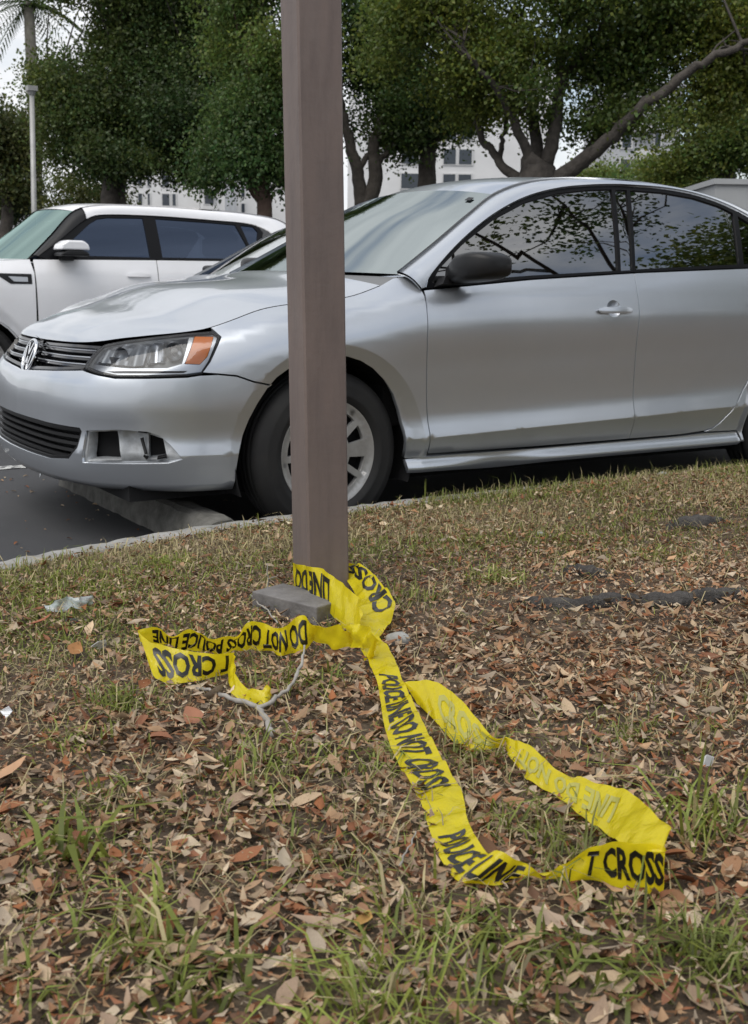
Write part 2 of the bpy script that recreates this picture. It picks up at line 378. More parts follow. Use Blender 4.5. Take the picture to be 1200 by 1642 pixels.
def panel(name, poly, fn, mat, parent, holes=(), sp=.03, lip=.012, mirror=False, rows=(), flip=False, rings=()):
    """cut a shape out of a curved surface fn(a, b) -> xyz and give its edges a turned-in lip"""
    loops = [resample(poly, sp)]+[resample(h, sp) for h in holes]
    A = np.array([p for L in loops for p in L]); x0, y0 = A.min(0); x1, y1 = A.max(0)
    gx, gy = np.meshgrid(np.arange(x0+sp/2, x1, sp), np.arange(y0+sp/2, y1, sp)); gx, gy = gx.ravel(), gy.ravel()
    for rf in rows:
        rx = np.arange(x0+sp/3, x1, sp); ry = rf(rx)
        keep = np.ones(len(gx), bool); keep &= np.abs(gy-rf(gx)) > .009
        gx, gy = np.r_[gx[keep], rx, rx], np.r_[gy[keep], ry-.003, ry+.003]
    for (ca, cb_, cr_) in rings:
        k_ = np.abs(np.hypot(gx-ca, gy-cb_)-cr_) > .010; th = np.arange(R(-40), R(220), sp/cr_)
        gx = np.r_[gx[k_], ca+(cr_-.003)*np.cos(th), ca+(cr_+.003)*np.cos(th)]; gy = np.r_[gy[k_], cb_+(cr_-.003)*np.sin(th), cb_+(cr_+.003)*np.sin(th)]
    ok = inside(loops[0], gx, gy) & (edge_dist(loops[0], gx, gy) > sp*.35)
    for h in loops[1:]: ok &= ~inside(h, gx, gy) & (edge_dist(h, gx, gy) > sp*.35)
    gx, gy = gx[ok], gy[ok]
    pts = []; ed = []
    for L in loops:
        b = len(pts); pts += L; ed += [(b+i, b+(i+1) % len(L)) for i in range(len(L))]
    pts += list(zip(gx, gy))
    vo, eo, fo, _, _, _ = delaunay_2d_cdt([Vector((float(p[0]), float(p[1]))) for p in pts], ed, [], 0, 1e-5)
    P2 = np.array([tuple(v) for v in vo]); F = np.array([list(f) for f in fo])
    c = P2[F].mean(1); k = inside(loops[0], c[:, 0], c[:, 1])
    for h in loops[1:]: k &= ~inside(h, c[:, 0], c[:, 1])
    F = F[k]
    def nrm(a, b):
        e = 1e-3; du = fn(a+e, b)-fn(a-e, b); dv = fn(a, b+e)-fn(a, b-e); n = np.cross(du, dv); return n/np.maximum(np.linalg.norm(n, axis=1), 1e-12)[:, None]
    V = fn(P2[:, 0], P2[:, 1]); N = nrm(P2[:, 0], P2[:, 1])
    faces = F.tolist(); V = V.tolist(); N = N.tolist()
    for q, L in enumerate(loops):
        La = np.array(L); B = fn(La[:, 0], La[:, 1]); n = nrm(La[:, 0], La[:, 1])
        tn = np.roll(B, -1, 0)-np.roll(B, 1, 0); tn /= np.maximum(np.linalg.norm(tn, axis=1), 1e-9)[:, None]
        area = .5*np.sum(La[:, 0]*np.roll(La[:, 1], -1)-np.roll(La[:, 0], -1)*La[:, 1])
        o = np.cross(tn, n)*(1 if area > 0 else -1)*(1 if q == 0 else -1)
        b = len(V); m_ = len(L)
        V += B.tolist()+(B-n*lip+o*0.0).tolist(); nn = n*.5+o; nn /= np.linalg.norm(nn, axis=1)[:, None]
        N += nn.tolist()+o.tolist()
        for i in range(m_):
            j = (i+1) % m_; f = (b+i, b+m_+i, b+m_+j, b+j)
            if (area > 0) != (q == 0): f = f[::-1]
            faces.append(f)
    V = np.array(V); N = np.array(N)
    if flip: faces = [f[::-1] for f in faces]; N = -N
    if mirror:
        V[:, 1] *= -1; N[:, 1] *= -1; faces = [f[::-1] for f in faces]
    return mk(name, V, faces, mat, parent, True, N)
def sheet(name, G, mat, parent, lip=.012, flip=False, mirror=False):
    """smooth grid sheet with turned-in edges; G[i][j] = xyz"""
    G = np.asarray(G, float); a, b = G.shape[:2]
    du = np.gradient(G, axis=0); dv = np.gradient(G, axis=1); N = np.cross(du, dv); N /= np.maximum(np.linalg.norm(N, axis=2), 1e-12)[:, :, None]
    if flip: N = -N
    V = G.reshape(-1, 3).tolist(); NN = N.reshape(-1, 3).tolist(); F = []
    for i in range(a-1):
        for j in range(b-1):
            f = (i*b+j, (i+1)*b+j, (i+1)*b+j+1, i*b+j+1); F.append(f[::-1] if flip else f)
    if lip:
        ring = [(i, 0) for i in range(a)]+[(a-1, j) for j in range(1, b)]+[(i, b-1) for i in range(a-2, -1, -1)]+[(0, j) for j in range(b-2, 0, -1)]
        c = G.mean((0, 1)); s = len(V); n = len(ring)
        for (i, j) in ring:
            o = G[i, j]-c; o = o/np.linalg.norm(o); V.append(G[i, j].tolist()); NN.append((N[i, j]*.4+o*.6).tolist())
        for (i, j) in ring:
            o = G[i, j]-c; o = o/np.linalg.norm(o); V.append((G[i, j]-N[i, j]*lip).tolist()); NN.append(o.tolist())
        for k in range(n):
            l = (k+1) % n; f = (s+k, s+l, s+n+l, s+n+k); F.append(f[::-1] if flip else f)
    V = np.array(V); NN = np.array(NN)
    if mirror: V[:, 1] *= -1; NN[:, 1] *= -1; F = [f[::-1] for f in F]
    return mk(name, V, F, mat, parent, True, NN)
def lerp(a, b, t): return np.asarray(a)*(1-t)+np.asarray(b)*t
def resamp_curve(P, n):
    P = np.asarray(P, float); L = np.r_[0, np.cumsum(np.linalg.norm(np.diff(P, axis=0), axis=1))]
    t = np.linspace(0, L[-1], n); return np.stack([np.interp(t, L, P[:, k]) for k in range(P.shape[1])], 1)
def coons(top, bot, left, right, crown=0.0):
    """top/bot run j, left/right run i (left = j 0)"""
    n, k = len(left), len(top); G = np.zeros((n, k, 3))
    for i in range(n):
        s = i/(n-1)
        for j in range(k):
            t = j/(k-1)
            G[i, j] = (1-s)*top[j]+s*bot[j]+(1-t)*left[i]+t*right[i]-((1-s)*(1-t)*top[0]+(1-s)*t*top[-1]+s*(1-t)*bot[0]+s*t*bot[-1])
            G[i, j, 2] += crown*(s**.45*(1-s)**.7*1.75)*(1-abs(2*t-1)**2.6)
    return G
def lathe_y(prof, n=48):
    """prof: list of (r, y); spins round the y axis"""
    V = []; F = []
    for k in range(n):
        a = 2*math.pi*k/n
        for r, y in prof: V.append((r*math.cos(a), y, r*math.sin(a)))
    m_ = len(prof)
    for k in range(n):
        k2 = (k+1) % n
        for i in range(m_-1): F.append((k*m_+i, k*m_+i+1, k2*m_+i+1, k2*m_+i))
    return V, F
def make_wheel(parent, x, side, zc=.317, Rt=.317, w=.195, cover=.205, kind='five', steer=0.0, yo=.842):
    """wheel with its outer face towards -y (near) when side = -1"""
    wr = bpy.data.objects.new('wheel', None); COL.objects.link(wr); wr.parent = parent; wr.location = (x, side*(yo-w), zc)
    if side > 0: wr.rotation_euler = (0, 0, math.pi)
    wr.rotation_euler[2] += steer
    y0 = -w
    prof = [(cover-.012, y0+.030), (cover+.006, y0+.012), (cover+.022, y0+.004), (cover+.028, y0+.0015), (cover+.034, y0+.004), (cover+.060, y0+.001), (cover+.068, y0+.003), (Rt-.035, y0+.008), (Rt-.014, y0+.020), (Rt-.004, y0+.034)]
    for g in (.058, .092, .126):
        prof += [(Rt, y0+g-.012), (Rt, y0+g-.005), (Rt-.008, y0+g-.004), (Rt-.008, y0+g+.004), (Rt, y0+g+.005)]
    prof += [(Rt-.004, y0+w-.034), (Rt-.02, y0+w-.012), (Rt-.06, y0+w), (cover, y0+w-.01), (cover-.02, y0+w-.03)]
    V, F = lathe_y(prof, 64); mk('tyre', V, F, MT['rubber'], wr, True)
    V, F = lathe_y([(cover-.012, y0+.032), (cover-.03, y0+.06), (cover-.035, y0+w-.03)], 48); mk('rim_barrel', V, F, MT['hole'], wr, True)
    V, F = lathe_y([(cover-.02, y0+.085), (.001, y0+.085)], 48); mk('brake_disc', V, F, MT['hole'], wr, True)
    def dish(a, b, off=0.0):
        r = np.hypot(a, b); t = np.clip(r/cover, 0, 1)
        y = y0+.020+.020*t**2-.014*t**6*1.0-.020*np.clip((.075-r)/.075, 0, 1)**.6
        y = np.where(r > cover-.018, y0+.024-.010*np.clip((r-cover+.018)/.018, 0, 1), y)
        return np.stack([a, y-off, b], 1)
    poly = [(cover*math.cos(2*math.pi*k/72), cover*math.sin(2*math.pi*k/72)) for k in range(72)]
    holes = []
    for k in range(5):
        for sgn in (-1, 1):
            c = R(40+72*k+sgn*14.5); hw_o, hw_i = R(10.5), R(7.5)
            pts = []
            for rr, hw in ((.100, hw_i), (.172, hw_o)):
                ths = np.linspace(-hw, hw, 5) if rr > .15 else np.linspace(hw, -hw, 4)
                pts += [(rr*math.cos(c+t), rr*math.sin(c+t)) for t in ths]
            holes.append(pts)
    cov = panel('wheel_cover', poly, dish, MT['rim'], wr, holes, .014, .022)
    V, F = lathe_y([(.001, y0-.004), (.020, y0-.004), (.026, y0+.001), (.026, y0+.01)], 24); mk('centre_cap', V, F, MT['dchrome'], wr, True)
    return wr

# ================================================================= silver sedan
JS = Skin(JST, JPLAN, 4, [(0, .317), (2.651, .317)], .365)
HEAD = [(.546,.641),(.559,.693),(.584,.722),(.713,.740),(.848,.754),(.978,.768),(1.078,.776),(1.104,.760),(1.084,.724),(1.054,.670),(1.025,.633),(.971,.626),(.840,.621),(.711,.618),(.638,.626)]
HEADC = [(.846,.752)]
AMBER = [(1.008,.757),(1.080,.757),(1.047,.691),(1.018,.665),(.966,.667)]
LOWG = [(0,.425),(.25,.435),(.557,.432),(.566,.419),(.547,.36),(.494,.314),(.358,.300),(.1,.297),(0,.296)]
FOG = [(.583,.424),(.716,.434),(.825,.430),(.869,.417),(.906,.387),(.940,.349),(.951,.333),(.90,.319),(.743,.314),(.569,.308)]
ARCHF = [(1.143,.212),(1.146,.28),(1.155,.353),(1.172,.412),(1.195,.469),(1.226,.525),(1.265,.579),(1.302,.615),(1.348,.644),(1.40,.667),(1.46,.682),(1.53,.690),(1.589,.684),(1.648,.667),(1.704,.637),(1.757,.593),(1.804,.537),(1.834,.473),(1.857,.396),(1.872,.33),(1.876,.215)]
DOORF = [(1.947,.930),(1.938,.85),(1.935,.754),(1.950,.513),(1.970,.297)]
DOORM = [(3.066,1.014),(3.052,.941),(3.046,.742),(3.056,.524),(3.069,.290)]
DLO = [(.429,.936),(.446,.965),(.51,1.02),(.66,1.126),(.849,1.233),(1.038,1.311),(1.223,1.357),(1.406,1.381),(1.573,1.393),(1.649,1.395),(1.861,1.395),(2.054,1.38),(2.207,1.35),(2.341,1.31),(2.45,1.262),(2.53,1.20),(2.565,1.14),(2.56,1.085),(2.52,1.068)]
def zbelt(x): return np.interp(x, *JZB)
GAP = .0028
def shrink(P, g):
    """pull a polygon in by g"""
    P = np.asarray(P, float); n = len(P); A = .5*np.sum(P[:, 0]*np.roll(P[:, 1], -1)-np.roll(P[:, 0], -1)*P[:, 1]); s = 1 if A > 0 else -1
    out = []
    for i in range(n):
        a, b, c = P[i-1], P[i], P[(i+1) % n]
        d1 = (b-a)/max(np.linalg.norm(b-a), 1e-9); d2 = (c-b)/max(np.linalg.norm(c-b), 1e-9)
        n1 = np.array([-d1[1], d1[0]])*s; n2 = np.array([-d2[1], d2[0]])*s
        m_ = n1+n2; m_ /= max(np.linalg.norm(m_), 1e-9); k = 1/max(.35, m_ @ n1)
        out.append(tuple(b+m_*g*k))
    return out
def crease_row(sk): return lambda a: pchip_eval(sk.ss, sk.kz[:, sk.crease], np.abs(a))

def build_sedan():
    t = empty('parked_sedan', (0, 0, 0)); sk = JS; P = MT['silver']
    X2 = sk.x2s; row = [crease_row(sk)]; ring = [(X2(x), .317, .413) for x in (0, 2.651)]
    # --- front bumper, one piece across the nose
    half = [(0,.600),(.08,.606),(.368,.621),(.546,.632),(.638,.619),(.711,.611),(.84,.614),(.971,.619),(1.019,.626),(1.081,.628),(1.148,.621),(1.207,.600),(1.276,.585)]+ARCHF[6::-1][0:]
    half = half+[(1.0,.208),(.8,.208),(.6,.205),(.3,.202)]
    full = half+[(0,.198)]+[(-a, b) for a, b in half[:0:-1]]
    lowg = LOWG[1:-1]; lg = lowg+[(-a, b) for a, b in lowg[::-1]]
    fogr = [(-a, b) for a, b in FOG]
    bm_ = panel('front_bumper', full, sk, P, t, [lg, FOG, fogr], .028, .03, rows=row, rings=ring+[(-a, b, c) for a, b, c in ring])
    # lower grille: hollow, slats
    lowgr = panel('lower_grille', shrink(lg, -.004), lambda a, b: sk(a, b, -.055), MT['hole'], t, sp=.05, lip=.0)
    frame = panel('grille_frame', lg, lambda a, b: sk(a, b, -.006), MT['black'], lowgr, [shrink(lg, .012)], .03, .045)
    for zz in (.322, .346, .371, .396, .420):
        hw = float(np.interp(zz, [.314, .36, .419, .435], [.47, .53, .55, .54]))
        panel('slat', [(-hw, zz-.006), (hw, zz-.006), (hw, zz+.005), (-hw, zz+.005)], lambda a, b: sk(a, b, -.014), MT['black'], lowgr, sp=.05, lip=.03)
    # fog lamp bays with the broken-out cover
    for sg in (1, -1):
        mr = (lambda L: L) if sg == 1 else (lambda L: [(-a, b) for a, b in L])
        bay = panel('fog_lamp_bay', mr(shrink(FOG, -.004)), lambda a, b: sk(a, b, -.075), MT['hole'], t, sp=.04, lip=0)
        inn = shrink(FOG, .002)
        A = [(.590,.418),(.697,.424),(.716,.322),(.584,.316)]; B = [(.822,.417),(.880,.402),(.896,.335),(.850,.329),(.824,.327)]
        def surf(a, b):
            s_ = np.abs(a); dep = -.012-.030*np.clip((s_-.60)/.08, 0, 1)*np.clip((.95-s_)/.12, 0, 1)-.012*np.sin(np.clip((s_-.72)/.1, 0, 1)*math.pi)
            return sk(a, b, dep)
        panel('fog_lamp_surround', mr(inn), surf, MT['dsilver'], bay, [mr(A), mr(B)], .016, .05)
        if sg == 1:
            for (a0, b0, a1, b1, w_) in ((.800,.405,.818,.352,.004), (.790,.428,.835,.424,.003), (.86,.333,.893,.341,.003), (.812,.345,.824,.332,.004)):
                d = np.array([a1-a0, b1-b0]); n_ = np.array([-d[1], d[0]])/np.linalg.norm(d)*w_
                panel('broken_edge', [(a0-n_[0], b0-n_[1]), (a1-n_[0], b1-n_[1]), (a1+n_[0], b1+n_[1]), (a0+n_[0], b0+n_[1])], lambda a, b: sk(a, b, -.016), MT['black'], bay, sp=.02, lip=.02)
    # upper grille
    gh = [(0,.607),(.08,.612),(.368,.626),(.540,.638),(.553,.690),(.572,.716),(.40,.716),(.2,.712),(0,.708)]
    gp = gh[:-1]+[(0,.708)]+[(-a, b) for a, b in gh[-2:0:-1]]
    ug = panel('upper_grille', gp, lambda a, b: sk(a, b, -.05), MT['hole'], t, sp=.05, lip=0)
    panel('grille_frame', gp, lambda a, b: sk(a, b, -.004), MT['gloss'], ug, [shrink(gp, .009)], .03, .045)
    for i, zz in enumerate((.640, .664, .688)):
        hw = (.535, .545, .555)[i]
        g_ = lambda s_: .006*(s_/.55)
        Z = zz+.008
        panel('slat', [(-hw, Z-.006), (0, Z-.012), (hw, Z-.006), (hw, Z+.003), (0, Z-.003), (-hw, Z+.003)], lambda a, b: sk(a, b, -.016), MT['gloss'], ug, sp=.04, lip=.03)
        panel('chrome_strip', [(-hw, Z+.003), (0, Z-.003), (hw, Z+.003), (hw, Z+.0065), (0, Z+.0005), (-hw, Z+.0065)], lambda a, b: sk(a, b, -.012), MT['dchrome'], ug, sp=.04, lip=.01)
    # round emblem: ring, V over W
    em = empty('emblem'); em.parent = t; em.location = (-.868, 0, .655); em.rotation_euler = (0, R(20), 0)
    V, F = [], []
    mb = MB(); mb.tube([(0, .064*math.cos(a), .064*math.sin(a)) for a in np.linspace(0, 2*math.pi, 41)], .0072, 8, False); mb.build('ring', MT['chrome'], em, True)
    V, F = lathe_y([(.001, .006), (.058, .006), (.062, .010)], 32); V = [(y, x, z) for x, y, z in V]; mk('emblem_disc', V, F, MT['gloss'], em)
    def strokes(name, segs):
        mb = MB()
        for (a0, b0), (a1, b1) in segs:
            p, q_ = np.array([a0, b0]), np.array([a1, b1]); d = (q_-p)/np.linalg.norm(q_-p); n_ = np.array([-d[1], d[0]])*.0052
            c = [p-n_, q_-n_, q_+n_, p+n_]
            Vv = [(-.006, *x) for x in c]+[(.004, *x) for x in c]
            mb.add(Vv, [(0, 1, 2, 3), (7, 6, 5, 4), (0, 4, 5, 1), (1, 5, 6, 2), (2, 6, 7, 3), (3, 7, 4, 0)])
        mb.build(name, MT['chrome'], em)
    strokes('letter_v', [((-.024, .052), (0, .006)), ((.024, .052), (0, .006))])
    strokes('letter_w', [((-.046, .036), (-.020, -.052)), ((-.020, -.052), (0, -.004)), ((0, -.004), (.020, -.052)), ((.020, -.052), (.046, .036))])
    # headlights
    for sg in (1, -1):
        mr = (lambda L: L) if sg == 1 else (lambda L: [(-a, b) for a, b in L])
        h = bpy.data.objects.new('headlight', None); COL.objects.link(h); h.parent = t
        hd = shrink(HEAD, .003)
        panel('housing', mr(HEAD), lambda a, b: sk(a, b, -.055), MT['lampdark'], h, sp=.03, lip=0)
        panel('seal', mr(HEAD), lambda a, b: sk(a, b, -.002), MT['black'], h, [mr(shrink(HEAD, .006))], .02, .05)
        panel('chrome_bezel', mr(shrink(HEAD, .006)), lambda a, b: sk(a, b, -.014), MT['dchrome'], h, [mr([(.575,.655),(.585,.700),(.62,.714),(.82,.738),(.985,.752),(.955,.665),(.90,.650),(.75,.646)]), mr(shrink(AMBER, -.002)), mr([(.66,.634),(.70,.628),(.96,.634),(.975,.642),(.90,.641),(.74,.638)])], .014, .03)
        panel('turn_signal', mr(AMBER), lambda a, b: sk(a, b, -.010), MT['amber'], h, sp=.02, lip=.02)
        panel('bezel_panel', mr([(.582,.662),(.592,.700),(.62,.709),(.815,.733),(.80,.655),(.75,.652)]), lambda a, b: sk(a, b, -.034-.01*np.sin(np.abs(a)*80)), MT['lampgrey'], h, sp=.012, lip=.02)
        panel('reflector', mr([(.832,.736),(.880,.741),(.872,.668),(.828,.662)]), lambda a, b: sk(a, b, -.03-.02*np.sin(np.clip((np.abs(a)-.828)/.05, 0, 1)*math.pi)), MT['dchrome'], h, sp=.01, lip=.02)
        for (ss, zz, rr) in ((.925, .705, .032), (.70, .690, .026)):
            c = sk(ss*sg, zz, -.050)[0]; e1 = sk(ss*sg, zz, -.02)[0]; mb = MB(); mb.tube([c, lerp(c, e1, .5), e1], [rr*.4, rr*.85, rr], 16, False)
            mb.build('lamp_bowl', MT['dchrome'], h, True)
        panel('lens', mr(hd), sk, MT['lens'], h, sp=.025, lip=.01)
    # fenders, doors, sills, quarters
    tops = [(a, float(sk.top(a)[0])-.001) for a in np.linspace(1.075, 1.80, 20)]
    fend = [(1.025,.637),(1.054,.672),(1.086,.726),(1.107,.758),(1.085,.781)]+tops+[(1.86,.972),(1.925,.984)]+[(1.944,.935)]+DOORF[1:]+[(1.970,.280),(1.878,.280)]+ARCHF[-3:5:-1]+[(1.280,.589),(1.211,.604),(1.148,.626),(1.081,.633)]
    fend = shrink(fend, GAP*.5)
    xb = [(X2(x), float(zbelt(x))) for x in np.linspace(.45, 1.52, 16)]
    fdoor = shrink([(1.950,.930)]+xb+[DOORM[0]]+DOORM[1:]+[(2.5,.289)]+[(1.972,.294)]+DOORF[-2:0:-1], GAP)
    s_arch = X2(2.651)
    rarch = [(s_arch+.012+.358*math.cos(R(a)), .317+.362*math.sin(R(a))) for a in range(180, -1, -9)]
    xr = [(X2(x), float(zbelt(x))) for x in np.linspace(1.56, 2.42, 12)]
    rdoor = shrink(xr+[(X2(2.46), .95), (X2(2.44), .80), (3.88,.66), (3.80,.520),(3.74,.445),(3.695,.393),(3.638,.338),(3.60,.314),(3.549,.300),(3.387,.291)]+DOORM[:0:-1]+[DOORM[0]], GAP)
    s_q = X2(3.25)
    qtop = [(a, float(sk.top(a)[0])) for a in np.linspace(X2(2.50), s_q, 12)]
    quarter = shrink([(X2(2.44), 1.052)]+qtop+[(s_q, .58), (X2(3.05), .56)]+[p for p in rarch[::-1] if p[0] < X2(3.03)][0:]+[(s_arch-.350,.235),(3.80,.235),(3.78,.290),(3.55,.296),(3.60,.310),(3.640,.334),(3.698,.390),(3.743,.441),(3.803,.516),(3.884,.655),(X2(2.445), .80), (X2(2.465), .95)], GAP*.5)
    rock = shrink([(1.882,.277),(1.972,.284),(2.5,.281),(3.069,.282),(3.387,.284),(3.549,.289),(3.775,.285),(3.795,.240),(3.78,.222),(1.884,.222)], GAP*.4)
    for sg in (1, -1):
        mir = sg == -1
        panel('fender', fend, sk, P, t, (), .026, .02, mir, row, rings=ring)
        cups = [[(s0+.040*math.cos(a), z0+.004+.036*math.sin(a)) for a in np.linspace(0, 2*math.pi, 22, endpoint=False)] for s0, z0 in ((2.902, .858), (3.86, .892))]
        fd = panel('front_door', fdoor, sk, P, t, [cups[0]], .026, .02, mir, row)
        rd = panel('rear_door', rdoor, sk, P, t, [cups[1]], .026, .02, mir, row)
        panel('quarter_panel', quarter, sk, P, t, (), .035, .02, mir, row, rings=ring)
        def rk(a, b):   # dented sill
            Pp = sk(a, b); k = np.exp(-((a-2.33)/.20)**2)
            Pp[:, 2] -= .012*k*np.clip((.27-b)/.06, 0, 1)*(1 if not mir else 0); Pp[:, 1] += (.022*k*np.clip((.275-b)/.03, 0, 1) if not mir else 0); return Pp
        panel('sill', rock, rk, P, t, (), .016, .03, mir)
        panel('panel_gap', [(1.06,.62),(1.2,.80),(1.6,.87),(1.92,.90),(3.0,.97),(3.9,1.02),(4.2,.95),(3.9,.72),(3.72,.32),(1.985,.305),(1.90,.62),(1.7,.715),(1.53,.765),(1.3,.70)], lambda a, b: sk(a, b, -.013-.02*(np.minimum(np.hypot(a-2.902, b-.86), np.hypot(a-3.86, b-.895)) < .09)), MT['hole'], t, sp=.03, lip=0, mirror=mir)
        # handles
        for dr, s0, z0, cup in ((fd, 2.902, .856, cups[0]), (rd, 3.86, .892, cups[1])):
            panel('handle_cup', cup, lambda a, b: sk(a, b, -.001-.024*np.clip(1-((a-s0)**2+(b-z0-.004)**2)/.0016, 0, 1)), P, dr, sp=.010, lip=0, mirror=mir)
            bar = [(s0-.098, z0-.004), (s0-.085, z0-.013), (s0+.085, z0-.013), (s0+.098, z0-.004), (s0+.096, z0+.006), (s0+.07, z0+.013), (s0-.07, z0+.013), (s0-.096, z0+.006)]
            panel('handle', bar, lambda a, b: sk(a, b, .012+.016*np.clip(1-((a-s0)/.1)**2, 0, 1)-.25*np.abs(b-z0)), P, dr, sp=.012, lip=.012, mirror=mir)
        # windows
        trim_out = DLO+[(x, float(zbelt(x))+.003) for x in np.linspace(2.40, .47, 24)]
        def bell(P_): return P_
        top_at = lambda x: float(np.interp(x, [p[0] for p in DLO[:15]], [p[1] for p in DLO[:15]]))
        g1 = [(.47,.957),(.52,1.012),(.66,1.110),(.849,1.216),(1.038,1.294),(1.223,1.341),(1.406,1.366),(1.548,1.376),(1.458,1.022),(.965,.993),(.60,.965)]
        bp = [(1.568,1.376),(1.640,1.378),(1.544,1.026),(1.476,1.022)]
        g2 = [(1.660,1.379),(1.861,1.379),(2.054,1.364),(2.207,1.334),(2.292,1.306),(2.238,1.066),(1.90,1.048),(1.564,1.030)]
        g3 = [(2.322,1.294),(2.43,1.245),(2.505,1.185),(2.535,1.13),(2.51,1.085),(2.272,1.067)]
        tr = panel('window_trim', trim_out, lambda a, b: house(a, b, off=.004), MT['trim'], t, [g1, bp, g2, g3], .03, .02, mir)
        for nm, gg, par in (('window_glass', g1, fd), ('pillar_cover', bp, t), ('window_glass', g2, rd), ('window_glass', g3, t)):
            panel(nm, shrink(gg, -.003), lambda a, b: house(a, b, off=-.004), MT['glass'], par, (), .03, .004, mir)
        # mirror with its foot
        mh = bpy.data.objects.new('door_mirror', None); COL.objects.link(mh); mh.parent = t
        secs = []
        for k, (y, x0, x1, z0, z1) in enumerate(((-.83,.52,.60,.955,1.02), (-.86,.515,.64,.958,1.045), (-.90,.505,.665,.960,1.068), (-.96,.512,.675,.965,1.076), (-1.01,.53,.678,.972,1.074), (-1.045,.56,.676,.985,1.060), (-1.055,.59,.668,1.0,1.045))):
            ring = []
            for a in np.linspace(0, 2*math.pi, 20, endpoint=False):
                c, s_ = math.cos(a), math.sin(a); e = .46
                cx, cz = (x0+x1)/2, (z0+z1)/2
                ring.append((cx+(x1-x0)/2*math.copysign(abs(c)**e, c), y, cz+(z1-z0)/2*math.copysign(abs(s_)**e, s_)))
            secs.append(ring)
        V = [p for r_ in secs for p in r_]; F = []
        for i in range(len(secs)-1):
            for k in range(20): F.append((i*20+k, i*20+(k+1) % 20, (i+1)*20+(k+1) % 20, (i+1)*20+k))
        F += [tuple(range(19, -1, -1)), tuple(len(V)-20+k for k in range(20))]
        V = np.array(V)
        if mir: V[:, 1] *= -1; F = [f[::-1] for f in F]
        mk('mirror_shell', V, [f[::-1] for f in F], MT['black'], mh, True)
        V = np.array([(.679, -.88, .975), (.679, -1.02, .985), (.679, -1.02, 1.062), (.679, -.88, 1.058)])
        if mir: V[:, 1] *= -1
        mk('mirror_glass', V, [(0, 1, 2, 3)], MT['chrome'], mh)
        V = np.array([(.47,-.826,.940),(.60,-.822,.948),(.60,-.812,.985),(.50,-.815,.975),(.49,-.86,.955),(.585,-.86,.957),(.585,-.85,.99),(.51,-.85,.985)])
        if mir: V[:, 1] *= -1
        mk('mirror_foot', V, [(0,1,2,3),(4,5,6,7),(0,4,5,1),(1,5,6,2),(2,6,7,3),(3,7,4,0)], MT['black'], mh)
        # pillar and roof rail
        c1 = np.array([(.352,-.748,.988),(.45,-.72,1.041),(.577,-.685,1.113),(.772,-.625,1.227),(.961,-.565,1.327),(1.16,-.548,1.388),(1.5,-.540,1.420),(1.85,-.540,1.420),(2.15,-.545,1.398),(2.45,-.56,1.344),(2.72,-.60,1.238),(2.95,-.655,1.12),(3.02,-.69,1.085)])
        dl = np.array(DLO); c2 = house(dl[:, 0], dl[:, 1], off=.006)
        c2 = np.vstack([[(.40,-.833,.930)], c2[:-2], [(2.57,-.792,1.085)], [(2.60,-.80,1.07)]])
        k1 = [0, 0, 1, 2, 3, 4, 5, 6, 6, 7, 8, 9, 10, 11, 12]
        C1 = resamp_curve(catmull(c1, 10), 90); C2d = catmull(c2, 10)
        # match by x so the rail does not twist
        i2 = resamp_curve(C2d, 400); C2 = []
        L1 = np.linspace(0, 1, 90)
        keys1 = [0, .30, .42, .62, .80, 1]
        def param(Cc, x): return np.argmin(np.abs(Cc[:, 0]-x))/(len(Cc)-1)
        k1_ = [0, param(C1, .961), param(C1, 1.5), param(C1, 2.15), param(C1, 2.45), 1]
        k2_ = [0, param(i2[:200], 1.0)*199/399, param(i2[:330], 1.5)*329/399, param(i2[:360], 2.15)*359/399, param(i2[:380], 2.42)*379/399, 1]
        for v in L1:
            C2.append(i2[int(round(np.interp(v, k1_, k2_)*399))])
        C2 = resamp_curve(np.array(C2), 90) if False else np.array(C2)
        G = np.zeros((90, 9, 3))
        for i in range(90):
            a_, b_ = C1[i], C2[i]; ch = b_-a_; tn = C1[min(i+1, 89)]-C1[max(i-1, 0)]
            n_ = np.cross(ch, tn); n_ /= max(np.linalg.norm(n_), 1e-9)
            if n_[2]-n_[1] < 0: n_ = -n_
            w_ = np.linalg.norm(ch)
            for j in range(9):
                v = j/8; G[i, j] = a_+ch*v+n_*(.17*min(w_, .12))*4*v*(1-v)*.8
        sheet('roof_pillar', G, P, t, .012, flip=False, mirror=mir)
    # hood
    n = 44
    sv = np.linspace(-.5, .5, 41); front = sk(sv, sk.top(sv))[::-1]; front = front[np.argsort(front[:, 1])]
    ss = np.linspace(.5, 1.80, n); left = sk(ss, sk.top(ss)); right = left*np.array([1, -1, 1])
    yy = np.linspace(-1, 1, 41); cr_, cc = left[-1], np.array([.15, 0, 1.0])
    rear = np.stack([cc[0]+(cr_[0]-cc[0])*np.abs(yy)**2.2, yy*abs(cr_[1]), cc[2]+(cr_[2]-cc[2])*np.abs(yy)**2.4], 1)
    G = coons(front, rear, left, right, HOODCROWN)
    ii = np.linspace(0, 1, n)[:, None]; jj = np.abs(np.linspace(-1, 1, 41))[None, :]
    G[:, :, 2] += .0035*np.exp(-((jj-(.55+.2*ii))/.09)**2)*np.sin(math.pi*ii)**.6
    sheet('hood', G, P, t, .02)
    mk('engine_bay', *(lambda m_: (m_.v, m_.f))(MB().box((-.74, -.60, .45), (.3, .60, .68))), MT['hole'], t)
    # windscreen, header, roof
    W = catmull(np.array([(.352,-.748,.988),(.45,-.72,1.041),(.577,-.685,1.113),(.772,-.625,1.227),(.961,-.565,1.327)]), 8)[:, :]
    W = resamp_curve(W, 26); G = np.zeros((26, 41, 3)); yy = np.linspace(-1, 1, 41)
